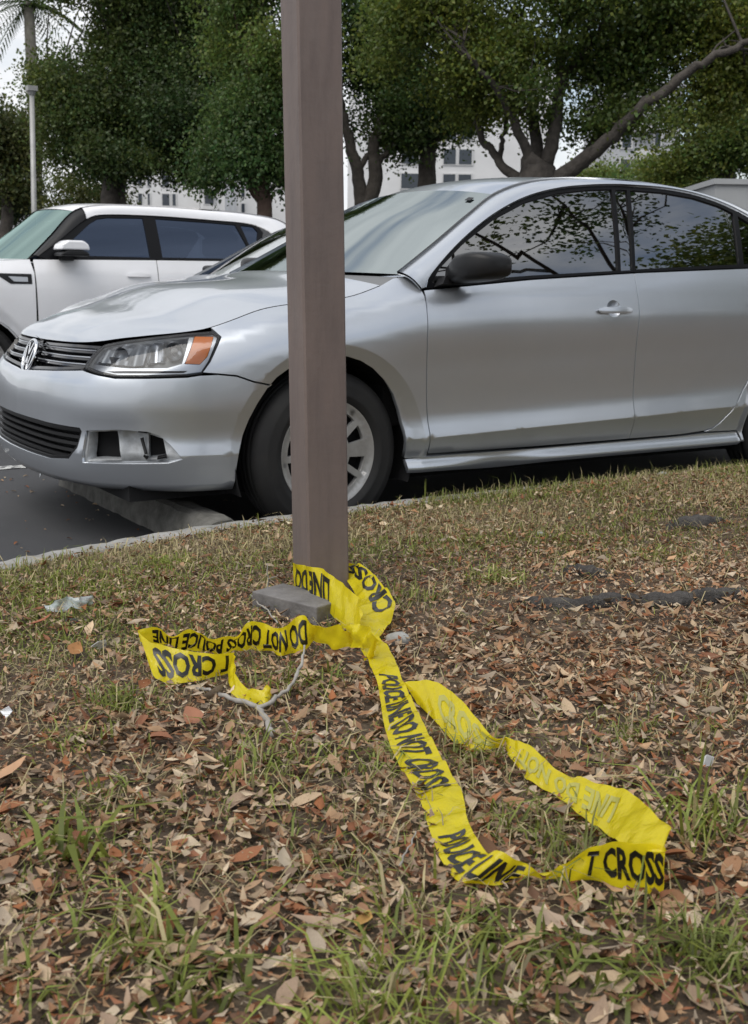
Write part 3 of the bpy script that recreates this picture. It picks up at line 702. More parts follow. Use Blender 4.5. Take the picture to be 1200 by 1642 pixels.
    for i in range(26):
        s_ = i/25; bow = .13*(1-s_)+.06*s_
        G[i, :, 0] = W[i, 0]-bow*(1-np.abs(yy)**2.1); G[i, :, 1] = yy*abs(W[i, 1]); G[i, :, 2] = W[i, 2]+(.012*(1-s_)+.040*s_)*(1-np.abs(yy)**2.2)
    wsG = G.copy()
    wsc = sheet('windscreen', G, MT['shield'], t, .004)
    Gt = G[21:25, 2:5].copy(); Gt[:, :, 0] -= .006; Gt[:, :, 2] += .004; Gt = Gt[0]*0+Gt if True else Gt
    sheet('screen_tag', Gt[1:3, :2]*.5+Gt[1:3, 1:]*.5, MT['black'], wsc, .002)
    Gc = np.stack([lerp(rear, wsG[0], k) for k in (0, .5, 1)]); Gc[:, :, 2] -= .012; Gc[1, :, 2] -= .012
    sheet('cowl', Gc, MT['cowl'], t, 0)
    re = catmull(np.array([(.961,-.565,1.327),(1.16,-.548,1.388),(1.5,-.540,1.420),(1.85,-.540,1.420),(2.15,-.545,1.398),(2.45,-.56,1.344)]), 10); re = resamp_curve(re, 40)
    G = np.zeros((40, 41, 3))
    for i in range(40):
        s_ = i/39; bow = .06*(1-s_)-.06*s_
        G[i, :, 0] = re[i, 0]-bow*(1-np.abs(yy)**2.1)*(1 if s_ in (0, 1) else 1); G[i, :, 1] = yy*abs(re[i, 1]); G[i, :, 2] = re[i, 2]+.036*(1-np.abs(yy)**2.3)
    sheet('roof', G, P, t, .01)
    rw = G[-1]; dk = np.stack([3.02+.08*(1-np.abs(yy)**2), yy*.69, 1.085+.02*(1-np.abs(yy)**2)], 1)
    sheet('rear_window', np.stack([lerp(rw, dk, k)+np.array([0, 0, .03*math.sin(math.pi*k)]) for k in np.linspace(0, 1, 12)]), MT['glass'], t, .004)
    sr = np.linspace(X2(3.0), sk.L[-1], 24); lt = sk(sr, sk.top(sr)); rt = lt*np.array([1, -1, 1])
    Gd = np.zeros((24, 41, 3))
    for i in range(24):
        k = i/23; a_ = lerp(dk[0], lt[-1]+np.array([0, -.6, 0]), k)
        Gd[i] = np.stack([np.full(41, 3.05+.55*k)+.05*(1-yy**2), yy*np.interp(3.05+.55*k, [3.05, 3.35, 3.6], [.72, .68, .52]), np.full(41, 1.082)+.02*(1-yy**2)], 1)
    sheet('boot_lid', Gd, P, t, .05)
    rb = [(X2(3.06),.55),(s_q,.57),(s_q,1.06),(sk.L[-1]-.0,1.07)]
    rbp = [(X2(3.02),.22),(X2(3.02),.45),(X2(3.06),.55),(s_q+.004,.57),(s_q+.004,1.07),(sk.L[-1]-.002,1.075),(sk.L[-1]-.002,.24)]
    for mir in (False, True): panel('rear_bumper', rbp, sk, P, t, [[(5.0,.82),(5.3,.80),(5.32,.93),(5.02,.95)]], .05, .02, mir)
    for mir in (False, True): panel('tail_light', [(5.0,.82),(5.3,.80),(5.32,.93),(5.02,.95)], sk, MT['red'], t, (), .05, .02, mir)
    # cabin, floor pan, wheel wells
    MB().box((-.72,-.66,.17),(3.5,.66,.30)).box((.45,-.80,.26),(2.25,.80,.40)).box((2.95,-.66,.30),(3.5,.66,.9)).build('floor_pan', MT['hole'], t)
    cb = MB().box((.30,-.74,.40),(.55,.74,.93)).box((.5,-.78,.36),(2.9,.78,.42))
    cb.box((2.7,-.7,.42),(3.0,.7,1.05)); cb.build('dashboard', MT['cabin'], t)
    for y in (-.36, .36):
        for x, nm in ((1.25, 'front_seat'), (2.15, 'rear_seat')):
            s_ = MB().box((x-.25, y-.25, .42), (x+.25, y+.25, .60)); s_.add([(x+.16,y-.24,.55),(x+.16,y+.24,.55),(x+.36,y+.20,1.06),(x+.36,y-.20,1.06),(x+.28,y-.24,.55),(x+.28,y+.24,.55),(x+.44,y+.20,1.06),(x+.44,y-.20,1.06)], [(0,1,2,3),(7,6,5,4),(0,4,5,1),(1,5,6,2),(2,6,7,3),(3,7,4,0)])
            s_.box((x+.34, y-.12, 1.08), (x+.43, y+.12, 1.22)); s_.build(nm, MT['cabin'], t, bevel=.02)
    for x in (0, 2.651):
        for sg in (-1, 1):
            V = []; F = []
            for a in np.linspace(R(-20), R(200), 30):
                for y in (.835, .60): V.append((x+.385*math.cos(a), sg*y, .317+.385*math.sin(a)))
                V.append((x+.05*math.cos(a), sg*.60, .317+.05*math.sin(a)))
            for i in range(29):
                F += [(3*i, 3*i+1, 3*i+4, 3*i+3), (3*i+1, 3*i+2, 3*i+5, 3*i+4)]
            mk('wheel_well', V, F, MT['hole'], t)
    for x, st in ((0, R(2)), (2.651, 0)):
        for sg in (-1, 1): make_wheel(t, x, sg, steer=st if x == 0 else 0)
    return t
HOODCROWN = .060
MT['dsilver'] = noisy('scuffed_silver', [(.35, (.50, .52, .54)), (.65, (.33, .34, .35))], 30, .45, .2, .004, Metallic=.4)
MT['lampdark'] = plain('lamp_housing', (.03, .033, .038), .35)
MT['lampgrey'] = plain('lamp_bezel', (.16, .17, .185), .3, .4)
MT['cowl'] = plain('cowl_plastic', (.16, .165, .17), .6)
sedan = build_sedan()
tag(sedan, 'silver four-door sedan nosed over the wheel stop beside the kerb', 'car', 'parked cars')
if FULL:
    s2 = copy_tree(sedan); s2.name = 'parked_sedan'; s2.location = (1.0, 2.745, 0)
    tag(s2, 'white sedan in the next stall, only its windscreen showing over the silver hood', 'car', 'parked cars')
    def repaint(o, old, new):
        for ch in [x for x in bpy.data.objects if x.parent == o]:
            if ch.type == 'MESH':
                for sl in ch.material_slots:
                    if sl.material == old: sl.link = 'OBJECT'; sl.material = new
            repaint(ch, old, new)
    repaint(s2, MT['silver'], MT['white2']); repaint(s2, MT['shield'], MT['lens'])
    yy_ = np.linspace(-1, 1, 21); W_s = resamp_curve(np.array([(.352,-.748,.988),(.577,-.685,1.113),(.961,-.565,1.327)]), 14)
    Gs = np.array([np.stack([w_[0]-(.13*(1-i/13)+.06*i/13)*(1-np.abs(yy_)**2.1)+.03, yy_*abs(w_[1])*.97, np.full(21, w_[2]-.03)], 1) for i, w_ in enumerate(W_s)])
    sheet('added_pale_sheet', Gs, plain('pale_sheet', (.72, .74, .74), .45), s2, 0)  # pale sheet added behind the glass to make the windscreen look white
# ================================================================= white boxy hatchback
def build_hatch():
    t = empty('parked_hatchback', (.05, 5.5, 0)); P = MT['white']
    def st(x, y, top_d, top_z, sh=.0): return (x, y, [(.07,.20),(.03,.23),(.03,.27),(.022,.31),(.0,.36),(.012,.45),(.004,.62),(.0,.84),(.012+sh,.97),(top_d,top_z)])
    sts = [st(-.80,0,.14,.99), st(-.74,-.50,.14,.99), st(-.60,-.74,.12,1.0), st(-.30,-.86,.10,1.03), st(.42,-.898,.07,1.105), st(1.4,-.90,.055,1.125), st(2.3,-.895,.06,1.135), st(2.9,-.84,.09,1.14), st(3.30,-.55,.08,1.14), st(3.34,0,.08,1.14)]
    plan = [(-.80,0),(-.79,-.25),(-.74,-.50),(-.60,-.74),(-.47,-.81),(-.30,-.86),(.42,-.898),(1.4,-.90),(2.3,-.895),(2.7,-.875),(2.9,-.84),(3.15,-.72),(3.30,-.55),(3.34,0)]
    sk = Skin(sts, plan, 4, [(0, .33), (2.57, .33)], .375); X2 = sk.x2s
    zb = ([-.2, .45, 1.4, 2.3, 3.0], [1.09, 1.105, 1.122, 1.132, 1.14]); yb = ([-.2, .45, 1.4, 2.3, 3.0], [.84, .842, .852, .842, .77])
    hs = lambda a, b, off=0.0: house(a, b, zb, yb, off)
    zbl = lambda x: float(np.interp(x, *zb))
    def arch(xc): s0 = X2(xc); return [(s0+.345*math.cos(R(a)), .31+.345*math.sin(R(a))) for a in range(180, -1, -12)]
    row = [crease_row(sk)]
    tp = [(a, float(sk.top(a)[0])) for a in np.linspace(X2(-.45), X2(.43), 10)]
    af, ar = arch(0), arch(2.57)
    fend = shrink([(X2(-.45), .62)]+tp+[(X2(.45), 1.0), (X2(.45), .24)]+[(af[-1][0], .24)]+af[::-1]+[(X2(-.40), .5)], .002)
    nose = [(0, 1.0 - .012)]+[(a, float(sk.top(a)[0])-.004) for a in np.linspace(.15, X2(-.46), 8)]+[(X2(-.455), .62), (X2(-.41), .5), (af[0][0]-.003, .33), (af[0][0]-.003, .21)]
    nose = nose+[(0, .21)]+[(-a, b) for a, b in nose[:0:-1]]
    gr = [(.42, .66), (.40, .78), (-.40, .78), (-.42, .66)]; lg = [(.5, .30), (.46, .50), (-.46, .50), (-.5, .30)]
    panel('front_bumper', nose, sk, P, t, [gr, lg], .05, .02, rows=row)
    panel('grille', shrink(gr, -.004), lambda a, b: sk(a, b, -.02), MT['black'], t, sp=.08, lip=0)
    panel('lower_grille', shrink(lg, -.004), lambda a, b: sk(a, b, -.02), MT['black'], t, sp=.08, lip=0)
    belt = lambda x0, x1, n: [(X2(x), zbl(x)) for x in np.linspace(x0, x1, n)]
    fd = shrink(belt(.455, 1.47, 9)+[(X2(1.47), .30), (X2(.47), .30)], .0025)
    rd = shrink(belt(1.475, 2.42, 9)+[(X2(2.42), .85), (X2(2.26), .60), (X2(2.17), .42), (X2(2.10), .30), (X2(1.475), .30)], .0025)
    qt = shrink([(X2(2.425), 1.13)]+[(a, float(sk.top(a)[0])) for a in np.linspace(X2(2.5), sk.L[-1]-.01, 10)]+[(sk.L[-1]-.01, .3), (X2(2.98), .3)]+[p for p in ar[::-1] if p[1] > .31]+[(X2(2.175), .42), (X2(2.265), .60), (X2(2.425), .85)], .002)
    sl = [(af[-1][0]+.01, .295), (X2(2.09), .295), (ar[0][0]-.004, .33), (ar[0][0]-.004, .215), (af[-1][0]+.01, .215)]
    DL = [(.50, 1.125), (.70, 1.265), (.905, 1.415), (1.00, 1.463), (1.10, 1.478), (1.5, 1.487), (2.0, 1.474), (2.40, 1.455), (2.49, 1.435), (2.53, 1.385), (2.44, 1.20), (2.40, 1.150)]
    for mir in (False, True):
        fo = panel('fender', fend, sk, P, t, (), .05, .02, mir, row)
        f_ = panel('front_door', fd, sk, P, t, (), .05, .02, mir, row); r_ = panel('rear_door', rd, sk, P, t, (), .05, .02, mir, row)
        panel('quarter_panel', qt, sk, P, t, (), .06, .02, mir, row); panel('sill', sl, sk, MT['black'], t, (), .05, .03, mir)
        panel('panel_gap', [(X2(-.3), .75), (X2(-.3), 1.0), (X2(.4), 1.05), (X2(2.5), 1.08), (X2(2.5), .8), (X2(2.1), .28), (X2(.42), .28), (X2(.36), .75)], lambda a, b: sk(a, b, -.013), MT['hole'], t, sp=.1, lip=0, mirror=mir)
        v0 = X2(.16)
        ve = panel('side_vent', [(v0-.02, .995), (v0+.265, .992), (v0+.265, .915), (v0+.10, .915)], lambda a, b: sk(a, b, .003), MT['black'], fo, (), .03, .006, mir)
        panel('vent_chrome', [(v0+.085, .972), (v0+.232, .968), (v0+.232, .932), (v0+.125, .934)], lambda a, b: sk(a, b, .007), MT['dchrome'], ve, (), .03, .004, mir)
        for dr, x in ((f_, 1.30), (r_, 2.24)):
            s0 = X2(x); bar = [(s0-.10, .985), (s0+.10, .985), (s0+.095, 1.008), (s0, 1.016), (s0-.095, 1.008)]
            panel('handle', bar, lambda a, b: sk(a, b, .012+.015*np.clip(1-((a-s0)/.105)**2, 0, 1)), P, dr, (), .02, .012, mir)
        g1 = [(.64, 1.142), (.78, 1.255), (.96, 1.400), (1.03, 1.440), (1.12, 1.455), (1.42, 1.463), (1.42, 1.142)]
        g2 = [(1.53, 1.463), (2.0, 1.452), (2.26, 1.442), (2.33, 1.27), (2.36, 1.152), (1.53, 1.145)]
        g3 = [(2.31, 1.440), (2.44, 1.432), (2.475, 1.39), (2.40, 1.18), (2.39, 1.165)]
        panel('window_trim', DL+[(x, zbl(x)+.004) for x in np.linspace(2.3, .6, 12)], lambda a, b: hs(a, b, .004), MT['trim'], t, [g1, g2, g3], .04, .02, mir)
        for gg, par in ((g1, f_), (g2, r_), (g3, t)): panel('window_glass', shrink(gg, -.003), lambda a, b: hs(a, b, -.004), MT['skyglass'], par, (), .05, .004, mir)
        # mirror
        mh = bpy.data.objects.new('door_mirror', None); COL.objects.link(mh); mh.parent = t
        for nm, z0, z1, mt in (('mirror_cap', 1.180, 1.255, P), ('mirror_base', 1.135, 1.180, MT['black'])):
            secs = []
            for y, f in ((-.86, .75), (-.90, .95), (-.98, 1.0), (-1.05, .93), (-1.08, .75)):
                a0, a1 = .60+.03*(1-f), .84-.02*(1-f); zt = z0+(z1-z0)*(.7+.3*f); 
                rr = .30
                secs.append([(a0, y, z0), (a0+.01, y, z0+(zt-z0)*.55), (a0+.06, y, zt), (a1-.05, y, zt), (a1-.01, y, z0+(zt-z0)*.6), (a1, y, z0)])
            V = [p for s_ in secs for p in s_]; F = []
            for i in range(4):
                for k in range(6): F.append((i*6+k, i*6+(k+1) % 6, (i+1)*6+(k+1) % 6, (i+1)*6+k))
            F += [(5,4,3,2,1,0), tuple(24+k for k in range(6))]
            V = np.array(V)
            if mir: V[:, 1] *= -1; F = [f[::-1] for f in F]
            o = mk(nm, V, F, mt, mh); b = o.modifiers.new('b', 'BEVEL'); b.width = .012; b.segments = 3; b.limit_method = 'ANGLE'
        MB().box((.66, -.90 if not mir else .80, 1.10), (.76, -.80 if not mir else .90, 1.14)).build('mirror_foot', MT['black'], mh)
        # rail between window line and roof
        c1 = catmull(np.array([(.44,-.75,1.10),(.64,-.69,1.285),(.868,-.62,1.497),(1.05,-.62,1.545),(1.5,-.625,1.562),(2.0,-.62,1.556),(2.5,-.60,1.535),(2.80,-.58,1.48),(3.0,-.60,1.30),(3.08,-.66,1.15)]), 8)
        dl = catmull(np.vstack([hs(*np.array(DL[:9]).T, .006), [(2.62,-.72,1.36)], [(2.62,-.79,1.14)]]), 8)
        C1 = resamp_curve(c1, 60); C2 = resamp_curve(dl, 60)
        G = np.array([[C1[i]*(1-v)+C2[i]*v+np.array([0, -.55, .8])*.02*4*v*(1-v) for v in np.linspace(0, 1, 7)] for i in range(60)])
        k = 13
        sheet('front_pillar', G[:k+1], MT['black'], t, .01, mirror=mir); sheet('roof_rail', G[k:], P, t, .01, mirror=mir)
        # headlight
        panel('headlight', [(X2(-.70), .82), (X2(-.36), .90), (X2(-.34), .985), (X2(-.6), .96)], lambda a, b: sk(a, b, .003), MT['lampgrey'], t, (), .05, .01, mir)
    yy = np.linspace(-1, 1, 25)
    W = resamp_curve(np.array([(.44,-.75,1.10),(.64,-.69,1.285),(.868,-.62,1.497)]), 16)
    G = np.zeros((16, 25, 3))
    for i in range(16):
        s_ = i/15; G[i] = np.stack([W[i, 0]-(.20*(1-s_)+.09*s_)*(1-np.abs(yy)**2.2), yy*abs(W[i, 1]), W[i, 2]+.03*s_*(1-yy**2)], 1)
    sheet('windscreen', G, MT['shield2'], t, .004); ws = G
    re = resamp_curve(catmull(np.array([(.868,-.62,1.497),(1.05,-.62,1.545),(1.5,-.625,1.562),(2.0,-.62,1.556),(2.5,-.60,1.535),(2.80,-.58,1.48)]), 8), 30)
    G = np.array([np.stack([r_[0]-(.09*(1-i/29))*(1-np.abs(yy)**2.2), yy*abs(r_[1]), r_[2]+.035*(1-np.abs(yy)**2.4)], 1) for i, r_ in enumerate(re)])
    sheet('roof', G, P, t, .01)
    bk = np.stack([np.full(25, 3.25), yy*.66, np.full(25, 1.12)], 1)
    sheet('rear_window', np.array([lerp(G[-1], bk, v)+np.array([.06*math.sin(math.pi*v), 0, .05*math.sin(math.pi*v)]) for v in np.linspace(0, 1, 8)]), MT['glass'], t, .004)
    sv = np.linspace(-X2(-.45), X2(-.45), 25); fr = sk(sv, sk.top(sv)); fr = fr[np.argsort(fr[:, 1])]
    s2 = np.linspace(X2(-.45), X2(.43), 16); lf = sk(s2, sk.top(s2)); rg = lf*np.array([1, -1, 1])
    rr = ws[0].copy(); rr[:, 2] -= .01; rr = np.stack([np.interp(yy, [-1, 0, 1], [lf[-1, 0], ws[0, 12, 0]-.02, lf[-1, 0]]), yy*abs(lf[-1, 1]), lf[-1, 2]+.01*(1-yy**2)], 1)
    sheet('hood', coons(fr, rr, lf, rg, .03), P, t, .02)
    MB().box((-.5,-.66,.18),(3.1,.66,.42)).box((.35,-.78,.42),(3.1,.78,.5)).box((.30,-.76,.5),(.62,.76,1.05)).box((2.9,-.7,.5),(3.1,.7,1.05)).build('floor_pan', MT['cabin'], t)
    for y in (-.37, .37):
        for x in (1.35, 2.2):
            MB().box((x-.2, y-.25, .5), (x+.3, y+.25, .72)).box((x+.22, y-.24, .6), (x+.38, y+.24, 1.18)).box((x+.26, y-.12, 1.2), (x+.36, y+.12, 1.36)).build('seat', MT['cabin'], t, bevel=.03)
    for x in (0, 2.57):
        for sg in (-1, 1):
            make_wheel(t, x, sg, .31, .31, .205, .21, yo=.865)
            V = []; F = []
            for a in np.linspace(R(-20), R(200), 20):
                for y in (.88, .60): V.append((x+.36*math.cos(a), sg*y, .31+.36*math.sin(a)))
            for i in range(19): F.append((2*i, 2*i+1, 2*i+3, 2*i+2))
            mk('wheel_well', V, F, MT['hole'], t)
    return t
if FULL:
    MT['shield2'] = glassmat('green_windscreen', (.20, .32, .29), (.72, .98, .92), 4.0, .05)
    hatch = build_hatch()
    tag(hatch, 'white boxy hatchback with black pillars and tinted windows at the far left', 'car', 'parked cars')
# ---------------------------------------------------------------- trees
def leafmat(name, tr=.45):
    x = NT(name); t = x.t; t.nodes.remove(x.b)
    at_ = x.n('ShaderNodeAttribute'); at_.attribute_name = 'col'
    d = x.n('ShaderNodeBsdfDiffuse'); g = x.n('ShaderNodeBsdfGlossy'); g.inputs['Roughness'].default_value = .5; tl = x.n('ShaderNodeBsdfTranslucent')
    m1 = x.n('ShaderNodeMixShader'); m1.inputs[0].default_value = tr; m2 = x.n('ShaderNodeMixShader'); m2.inputs[0].default_value = .025
    x.l(at_.outputs[0], d.inputs[0]); x.l(at_.outputs[0], tl.inputs[0]); x.l(d.outputs[0], m1.inputs[1]); x.l(tl.outputs[0], m1.inputs[2]); x.l(m1.outputs[0], m2.inputs[1]); x.l(g.outputs[0], m2.inputs[2]); x.l(m2.outputs[0], x.o.inputs[0])
    return x.m
LEAF = leafmat('foliage')
BARK = noisy('bark', [(.3, (.035, .030, .026)), (.7, (.095, .083, .072))], 7, .95, .8, .03, 8, 25)
BARKR = noisy('reddish_bark', [(.3, (.07, .045, .035)), (.7, (.15, .10, .08))], 7, .95, .8, .03, 8, 25)
def leaves(C, rad, n, size, col, rg, droop=.3, flat=(1, 1, .75)):
    """C clump centres -> quads"""
    C = np.repeat(C, n, axis=0); N = len(C)
    P = C+rg.normal(0, 1, (N, 3))*np.repeat(rad, n)[:, None]*np.array(flat)*.5
    d = rg.normal(0, 1, (N, 3)); d[:, 2] -= droop; d /= np.linalg.norm(d, axis=1)[:, None]
    w = np.cross(d, rg.normal(0, 1, (N, 3))); w /= np.maximum(np.linalg.norm(w, axis=1), 1e-6)[:, None]
    L = size*rg.uniform(.6, 1.4, N)[:, None]; k = .36
    V = np.stack([P, P+d*L*.45+w*L*k, P+d*L, P+d*L*.5-w*L*k], 1).reshape(-1, 3)
    F = np.arange(4*N).reshape(N, 4)
    clump = np.repeat(rg.uniform(.55, 1.55, N//n), n); hue = np.repeat(rg.normal(0, 1, N//n), n)
    big = np.sin(C @ rg.normal(0, .8, (3, 3))+rg.uniform(0, 6, 3)).sum(1)/2
    hue = .6*hue+.9*big; clump = clump*(1+.22*big)
    c = np.array(col)[None, :]*(clump*rg.uniform(.8, 1.2, N))[:, None]
    c[:, 0] *= np.clip(1+.15*hue+.08*rg.normal(0, 1, N), .55, 1.5); c[:, 2] *= np.clip(1-.15*hue, .5, 1.5)
    return V, F, np.repeat(np.clip(c, .004, .4), 4, axis=0)
def tree(name, label, base, limbs, crown, col, nclump, nleaf, seed, size=.11, bark=None, droop=.3, crad=(.26, .60), group=None, gap=.0, twig=.07, cat='tree'):
    """limbs: list of (points, r0, r1); crown: list of (centre, radii)"""
    rg = np.random.default_rng(seed); root = empty(name, tuple(base)); b = np.array(base, float)
    mb = MB(); skel = []
    for pts, r0, r1 in limbs:
        c = catmull(np.array(pts, float), 6); c = c+rg.normal(0, .03, c.shape)*np.linspace(0, 1, len(c))[:, None]
        mb.tube(c-b, np.linspace(r0, r1, len(c)), 8); skel.append(c)
    sk_ = np.vstack(skel)
    sub = []
    for ce, ra in crown:
        for _ in range(7):
            u = rg.normal(0, 1, 3); u /= np.linalg.norm(u); f_ = rg.uniform(.35, .62); sub.append((np.array(ce)+u*np.array(ra)*rg.uniform(.35, .85), np.array(ra)*f_*np.array([1, 1, rg.uniform(.6, 1)])))
    crown = sub
    vol = np.array([np.prod(r) for _, r in crown])**.6; vol /= vol.sum(); C = []
    fr_ = rg.uniform(.9, 2.8, (6, 3))*rg.choice([-1, 1], (6, 3)); ph_ = rg.uniform(0, 6.28, 6)
    while len(C) < nclump:
        k = rg.choice(len(crown), p=vol); ce, ra = crown[k]; u = rg.normal(0, 1, 3); u /= np.linalg.norm(u); u *= rg.uniform(.25, 1.0)**.5
        p = np.array(ce)+u*np.array(ra)
        if np.sin(fr_ @ p+ph_).sum()/6 < gap-.5*(gap == 0)*2: continue
        C.append(p)
    C = np.array(C); rad = rg.uniform(*crad, len(C))
    # twigs from the nearest limb to the clumps
    sel = rg.random(len(C)) < twig
    for p in C[sel]:
        dd = np.linalg.norm(sk_-p, axis=1); q_ = sk_[np.argmin(dd+rg.uniform(0, 2.6, len(dd)))]
        mid = (p+q_)/2+rg.normal(0, .12, 3)*np.linalg.norm(p-q_)*.5; r_ = .010+.007*min(3, np.linalg.norm(p-q_))
        mb.tube(np.array([q_, lerp(q_, mid, .5)+rg.normal(0, .03, 3), mid, p])-b, [r_, r_*.8, r_*.6, r_*.25], 4, False)
    mb.build('trunk', bark or BARK, root, True)
    V, F, c = leaves(C-b, rad, nleaf, size, col, rg, droop)
    mk('crown', V, F, LEAF, root, False, None, c)
    return tag(root, label, cat, group)
def PL(D, pts): return [at(u, v, D+dd) for u, v, dd in [(p+(0,))[:3] for p in pts]]
def CR(D, L):
    k = D/FPX; return [(at(u, v, D+(e[0] if e else 0)), (a*k, max(a*k*.75, 1.2), b*k)) for u, v, a, b, *e in L]
GN = 'trees behind the parked cars'
G1, G2, G3 = (.105, .145, .030), (.070, .108, .026), (.085, .105, .022)
D = 17.0
base = at(862, 560, D); base[2] = 0
tree('spreading_tree', 'spreading tree with several dark limbs forking above the sedan roof', base,
     [([base, at(868, 400, D), at(864, 300, D), at(866, 255, D)], .34, .25),
      (PL(D, [(872, 300), (930, 262, -.3), (985, 215, -.6), (1050, 155, -1), (1130, 100, -1.2), (1230, 50, -1.4)]), .135, .04),
      (PL(D, [(868, 290), (886, 225), (897, 150, .3), (905, 60, .6), (918, -40, .8)]), .12, .04),
      (PL(D, [(862, 290), (838, 225, -.2), (800, 150, -.6), (762, 102, -.9), (735, 60, -1)]), .095, .015),
      (PL(D, [(858, 300), (812, 272, .3), (785, 238, .4), (762, 190, .4), (748, 140, .5)]), .09, .03),
      (PL(D, [(800, 262, .35), (806, 225, .4), (812, 190, .4)]), .05, .025),
      (PL(D, [(864, 285), (858, 200, .5), (845, 120, .8), (830, 30, 1)]), .11, .04),
      (PL(D, [(935, 262), (975, 190, .6), (1000, 120, .9), (1020, 30, 1)]), .10, .04),
      (PL(D, [(905, 120, .4), (950, 70, .2), (990, 0, 0)]), .06, .03)],
     CR(D, [(660, 55, 110, 95), (770, 15, 150, 100), (930, -10, 170, 95), (1085, 25, 140, 90), (1190, 50, 120, 90), (900, -120, 400, 90), (735, 110, 75, 42), (1010, 105, 85, 40), (840, 95, 110, 45), (930, 175, 60, 26), (1140, 130, 70, 30), (1075, 175, 75, 34), (965, 205, 50, 24), (795, 165, 45, 26), (1010, 60, 120, 60)]), G1, 1700, 85, 3, .058, gap=-.08, group=GN)
D = 20.0
base = at(640, 540, D); base[2] = 0
tree('twin_trunk_tree', 'dark tree with slim forked trunks just right of the brown post', base,
     [(PL(D, [(585, 420), (580, 330), (572, 265), (552, 190), (540, 120)]), .15, .06), (PL(D, [(585, 340), (603, 285), (598, 235), (616, 180), (622, 90)]), .15, .06),
      (PL(D, [(603, 265), (625, 240), (655, 215)]), .06, .03), ([base, at(676, 420, D), at(682, 300, D), at(688, 235, D), at(695, 180, D), at(665, 110, D)], .22, .08), (PL(D, [(690, 230), (720, 200), (745, 160)]), .08, .03),
      (PL(D, [(574, 275), (590, 250), (604, 236)]), .06, .04)],
     CR(D, [(585, 70, 95, 110), (645, 110, 75, 70), (560, -60, 150, 90), (690, 60, 70, 70), (680, 185, 55, 45), (745, 185, 40, 22), (620, 180, 50, 30), (575, 190, 40, 24), (655, 225, 45, 26)]), G2, 800, 85, 5, .062, gap=-.08, group=GN)
D = 24.0
base = at(182, 540, D); base[2] = 0
tree('dense_tree', 'big dense dark green tree filling the upper left behind the hatchback', base,
     [([base, at(180, 380, D), at(178, 290, D), at(185, 200, D), at(200, 80, D)], .30, .12), (PL(D, [(180, 300), (150, 230), (110, 160), (80, 110)]), .14, .04), (PL(D, [(182, 260), (240, 190), (300, 120), (350, 60)]), .14, .04),
      (PL(D, [(196, 360), (197, 290), (240, 230), (280, 200)]), .13, .04)],
     CR(D, [(170, 120, 115, 130), (265, 90, 120, 140), (330, 50, 110, 120), (205, 215, 120, 60), (110, 185, 62, 80), (290, 215, 95, 55), (225, -60, 250, 90), (150, 262, 70, 38), (78, 115, 36, 34), (235, 270, 60, 24), (310, 262, 50, 26)]), (.078, .112, .030), 2100, 80, 8, .072, gap=-.11, group=GN)
D = 19.0
base = at(412, 545, D); base[2] = 0
tree('feathery_tree', 'lighter green tree with reddish trunk half hidden by the brown post', base,
     [([base, at(418, 400, D), at(424, 320, D), at(408, 250, D), at(396, 180, D), at(398, 60, D)], .17, .06), (PL(D, [(420, 320), (404, 300), (390, 240), (376, 200)]), .10, .04), (PL(D, [(410, 250), (440, 180), (455, 100)]), .08, .03)],
     CR(D, [(400, 40, 75, 100), (436, 140, 50, 80), (374, 190, 55, 50), (405, -70, 120, 90), (352, 245, 42, 30), (440, 225, 40, 42), (470, 30, 60, 100), (352, 282, 34, 20), (445, 275, 30, 30)]), (.100, .150, .036), 800, 75, 11, .06, BARKR, .8, gap=-.14, group=GN)
D = 33.0
base = at(5, 520, D); base[2] = 0
tree('round_tree', 'round olive tree at the left edge behind the lamp post', base, [([base, at(8, 400, D), at(12, 300, D), at(10, 220, D)], .25, .1)],
     CR(D, [(12, 215, 48, 62), (-45, 215, 70, 62), (35, 265, 30, 35), (20, 300, 40, 20)]), (.085, .10, .03), 420, 70, 13, .10, crad=(.4, .8), group=GN)
D = 23.0
base = at(1185, 520, D); base[2] = 0
tree('light_green_tree', 'yellow-green bushy tree at the right edge above the grey wall', base, [([base, at(1180, 380, D), at(1172, 280, D), at(1185, 180, D)], .16, .06), (PL(D, [(1175, 300), (1120, 240), (1085, 215)]), .07, .02)],
     CR(D, [(1160, 235, 55, 55), (1205, 165, 70, 85), (1110, 255, 45, 28), (1230, 60, 80, 90)]), (.125, .165, .035), 520, 75, 17, .07, gap=-.14, group=GN)
for i, (u, v, a, b, lb) in enumerate(((1075, 278, 42, 26, 'low light green shrub behind the rear of the silver sedan'), (962, 290, 26, 22, 'small bright shrub behind the middle of the sedan roof'), (140, 300, 60, 28, 'olive shrub behind the roof of the white hatchback'), (24, 316, 34, 20, 'dark green shrub left of the lamp post'))):
    D = 26.0+3*i; base = at(u, 500, D); base[2] = 0
    c = CR(D, [(u, v, a, b), (u-a*.5, v+b, a*.8, b), (u+a*.5, v+b, a*.8, b)])
    tree('shrub', lb, base, [([base, at(u, v+50, D), at(u, v, D)], .06, .02)], c, ((.12, .16, .04), (.11, .15, .035), (.07, .085, .022), (.045, .07, .03))[i], 130, 70, 30+i, .075, crad=(.3, .55), cat='shrub', group='shrubs behind the cars')
